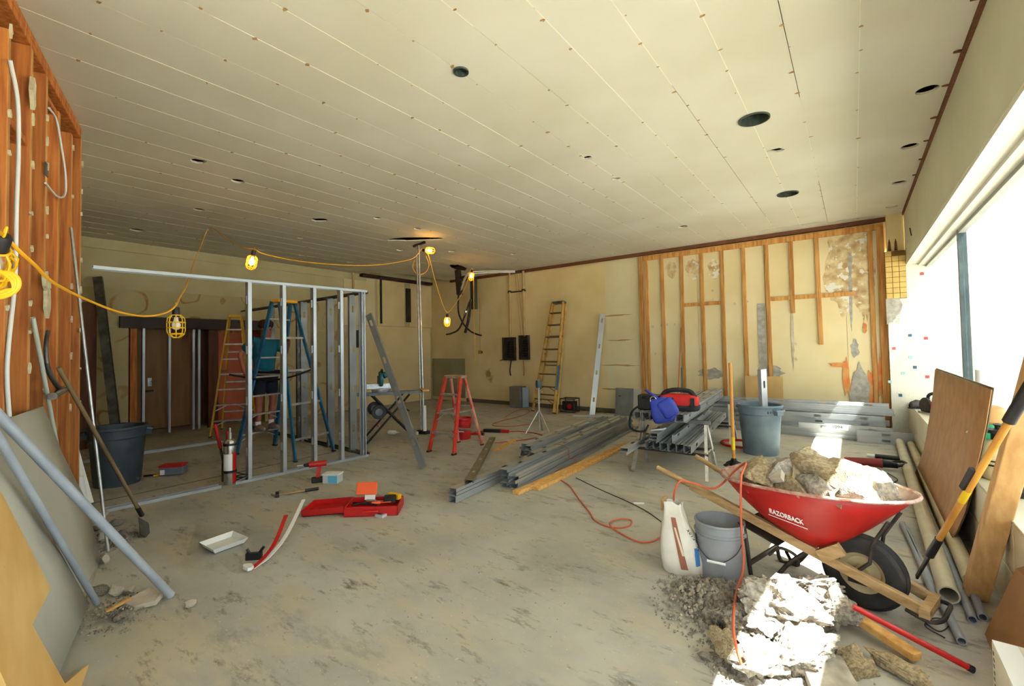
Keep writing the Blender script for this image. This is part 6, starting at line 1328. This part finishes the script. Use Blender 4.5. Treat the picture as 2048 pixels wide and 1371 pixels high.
# ================================================================ WORKER ON THE BLUE STEPLADDER
Bm = BL.matrix_basis
pos = Bm @ Vector((-.55, .10, 0)); 
PE = thing('person', 'person in a teal shirt and dark shorts standing on the blue stepladder', 'person', (pos.x, pos.y, .306), R(13))
def skin_obj(name, verts, edges, rad, m, parent, root=0, sub=2):
    me = bpy.data.meshes.new(name); me.from_pydata(verts, edges, []); me.materials.append(m)
    o = bpy.data.objects.new(name, me); C.objects.link(o); o.parent = parent
    md = o.modifiers.new('skin', 'SKIN'); md.use_smooth_shade = True
    bm = bmesh.new(); bm.from_mesh(me); bm.verts.ensure_lookup_table(); lay = bm.verts.layers.skin.verify()
    for i, v in enumerate(bm.verts): r = rad[i]; v[lay].radius = (r, r) if not isinstance(r, tuple) else r; v[lay].use_root = (i == root)
    bm.to_mesh(me); bm.free()
    s = o.modifiers.new('sub', 'SUBSURF'); s.levels = sub; s.render_levels = sub; return o
V_ = {}; order = []
def J(n, co, r): V_[n] = len(order); order.append((co, r)); return n
J('pel', (-.02, 0, .93), (.13, .10)); J('spi', (-.03, 0, 1.12), (.125, .09)); J('che', (-.01, 0, 1.33), (.15, .10)); J('neck', (.02, 0, 1.475), (.055, .055)); J('jaw', (.045, 0, 1.545), (.06, .07)); J('head', (.035, 0, 1.63), (.075, .09)); J('top', (.03, 0, 1.69), (.05, .06))
E_ = [('pel', 'spi'), ('spi', 'che'), ('che', 'neck'), ('neck', 'jaw'), ('jaw', 'head'), ('head', 'top')]
for s, nm in ((1, 'l'), (-1, 'r')):
    J(nm+'hip', (-.02, s*.095, .88), .088); J(nm+'kn', (.03 if s > 0 else .0, s*.115, .49), .058); J(nm+'ca', (-.01, s*.115, .33), .055); J(nm+'an', (-.03, s*.115, .085), .036); J(nm+'toe', (.10, s*.12, .035), .035)
    E_ += [('pel', nm+'hip'), (nm+'hip', nm+'kn'), (nm+'kn', nm+'ca'), (nm+'ca', nm+'an'), (nm+'an', nm+'toe')]
arm = {'l': [(.0, .185, 1.395), (.14, .25, 1.20), (.33, .16, 1.36), (.37, .13, 1.40)], 'r': [(-.01, -.185, 1.395), (-.20, -.29, 1.22), (-.10, -.30, .99), (-.07, -.29, .93)]}
for nm in 'lr':
    pts = arm[nm]
    for k, (p, r) in enumerate(zip(pts, (.058, .044, .030, .032))): J(nm+'a%d' % k, p, r)
    E_ += [('che', nm+'a0'), (nm+'a0', nm+'a1'), (nm+'a1', nm+'a2'), (nm+'a2', nm+'a3')]
    d = (Vector(pts[3])-Vector(pts[2])).normalized(); sd = d.cross(Vector((0, 1, .2))).normalized(); fw = d.cross(sd)
    for k in range(4):
        off = (k-1.5)*.021; base = Vector(pts[3])+d*.03+sd*off; J(nm+'f%da' % k, tuple(base+d*.025), .010); J(nm+'f%db' % k, tuple(base+d*(.055-.006*abs(k-1.2))+fw*.022), .009)
        E_ += [(nm+'a3', nm+'f%da' % k), (nm+'f%da' % k, nm+'f%db' % k)]
    b_ = Vector(pts[3])+sd*-.03; J(nm+'ta', tuple(b_+fw*.01), .012); J(nm+'tb', tuple(b_+d*.03-sd*.012+fw*.025), .010); E_ += [(nm+'a3', nm+'ta'), (nm+'ta', nm+'tb')]
skin_obj('body', [p for p, r in order], [(V_[a], V_[b]) for a, b in E_], [r for p, r in order], M['skin'], PE)
sh_v = [(-.02, 0, .86), (-.03, 0, 1.12), (-.01, 0, 1.33), (.012, 0, 1.43)]; sh_e = [(0, 1), (1, 2), (2, 3)]; sh_r = [(.185, .155), (.165, .13), (.195, .14), (.10, .095)]
for nm in 'lr':
    a0, a1 = Vector(arm[nm][0]), Vector(arm[nm][1]); i = len(sh_v); sh_v += [tuple(a0), tuple(a0.lerp(a1, .75))]; sh_r += [.105, .082]; sh_e += [(2, i), (i, i+1)]
skin_obj('shirt', sh_v, sh_e, sh_r, M['teal_shirt'], PE)
so_v = [(-.02, 0, .95)]; so_r = [(.165, .13)]; so_e = []
for s in (1, -1):
    i = len(so_v); so_v += [(-.02, s*.10, .86), (.01, s*.115, .52)]; so_r += [.115, .098]; so_e += [(0, i), (i, i+1)]
skin_obj('shorts', so_v, so_e, so_r, M['navy'], PE)
for s in (1, -1):
    skin_obj('shoe', [(-.07, s*.118, .04), (.0, s*.118, .04), (.09, s*.122, .035), (.15, s*.124, .03)], [(0, 1), (1, 2), (2, 3)], [.04, .045, .042, .03], mat('grey_shoe', (150, 140, 136), (120, 110, 108), 12, .7), PE, 1)
    skin_obj('sock', [(-.03, s*.115, .07), (-.025, s*.115, .17)], [(0, 1)], [.046, .046], M['white'], PE)
soft_box(MB(), (.005, 0, 1.685), (.235, .215, .17), 2.2, wob=.03, seed=4).build('hair', M['hair'], PE, smooth=True, angle=80)
for s in (1, -1): MB().lathe([(.001, -.01), (.012, -.008), (.02, .0), (.012, .008), (.001, .01)], 10, (.03, s*.082, 1.605), axis='y').build('ear', M['skin'], PE, smooth=True)
MB().tube([(.105, 0, 1.625), (.125, 0, 1.598), (.105, 0, 1.59)], .011, 8).build('nose', M['skin'], PE, smooth=True)
for s in (1, -1): MB().lathe([(.001, .0), (.009, .003), (.001, .008)], 8, (.104, s*.03, 1.632), axis='x').build('eye', M['black'], PE)
MB().bar((.104, -.02, 1.563), (.104, .02, 1.563), .006, .006).build('mouth', mat('lips', (140, 70, 60), None, rough=.6), PE)
# tape measure bag on the step
o = thing('hose', 'dark hose hung across the blue stepladder', 'hose', Bm @ Vector((-.2, 0, 1.2))); o.location.z = 1.2; o.matrix_basis = Matrix.Translation(o.location)
MB().tube(smooth_path([Bm @ Vector((-.62, -.45, 1.22)), Bm @ Vector((-.35, -.27, 1.15)), Bm @ Vector((.0, -.24, 1.13)), Bm @ Vector((.42, -.24, 1.18)), Bm @ Vector((.75, -.1, 1.3))], 8), .014, 8).build('hose', M['black'], o, smooth=True, world=True)
MB().tube([Bm @ Vector((-.34, -.25, 1.12)), Bm @ Vector((-.34, -.25, 1.2))], .02, 8).build('clip', M['black'], o, world=True)
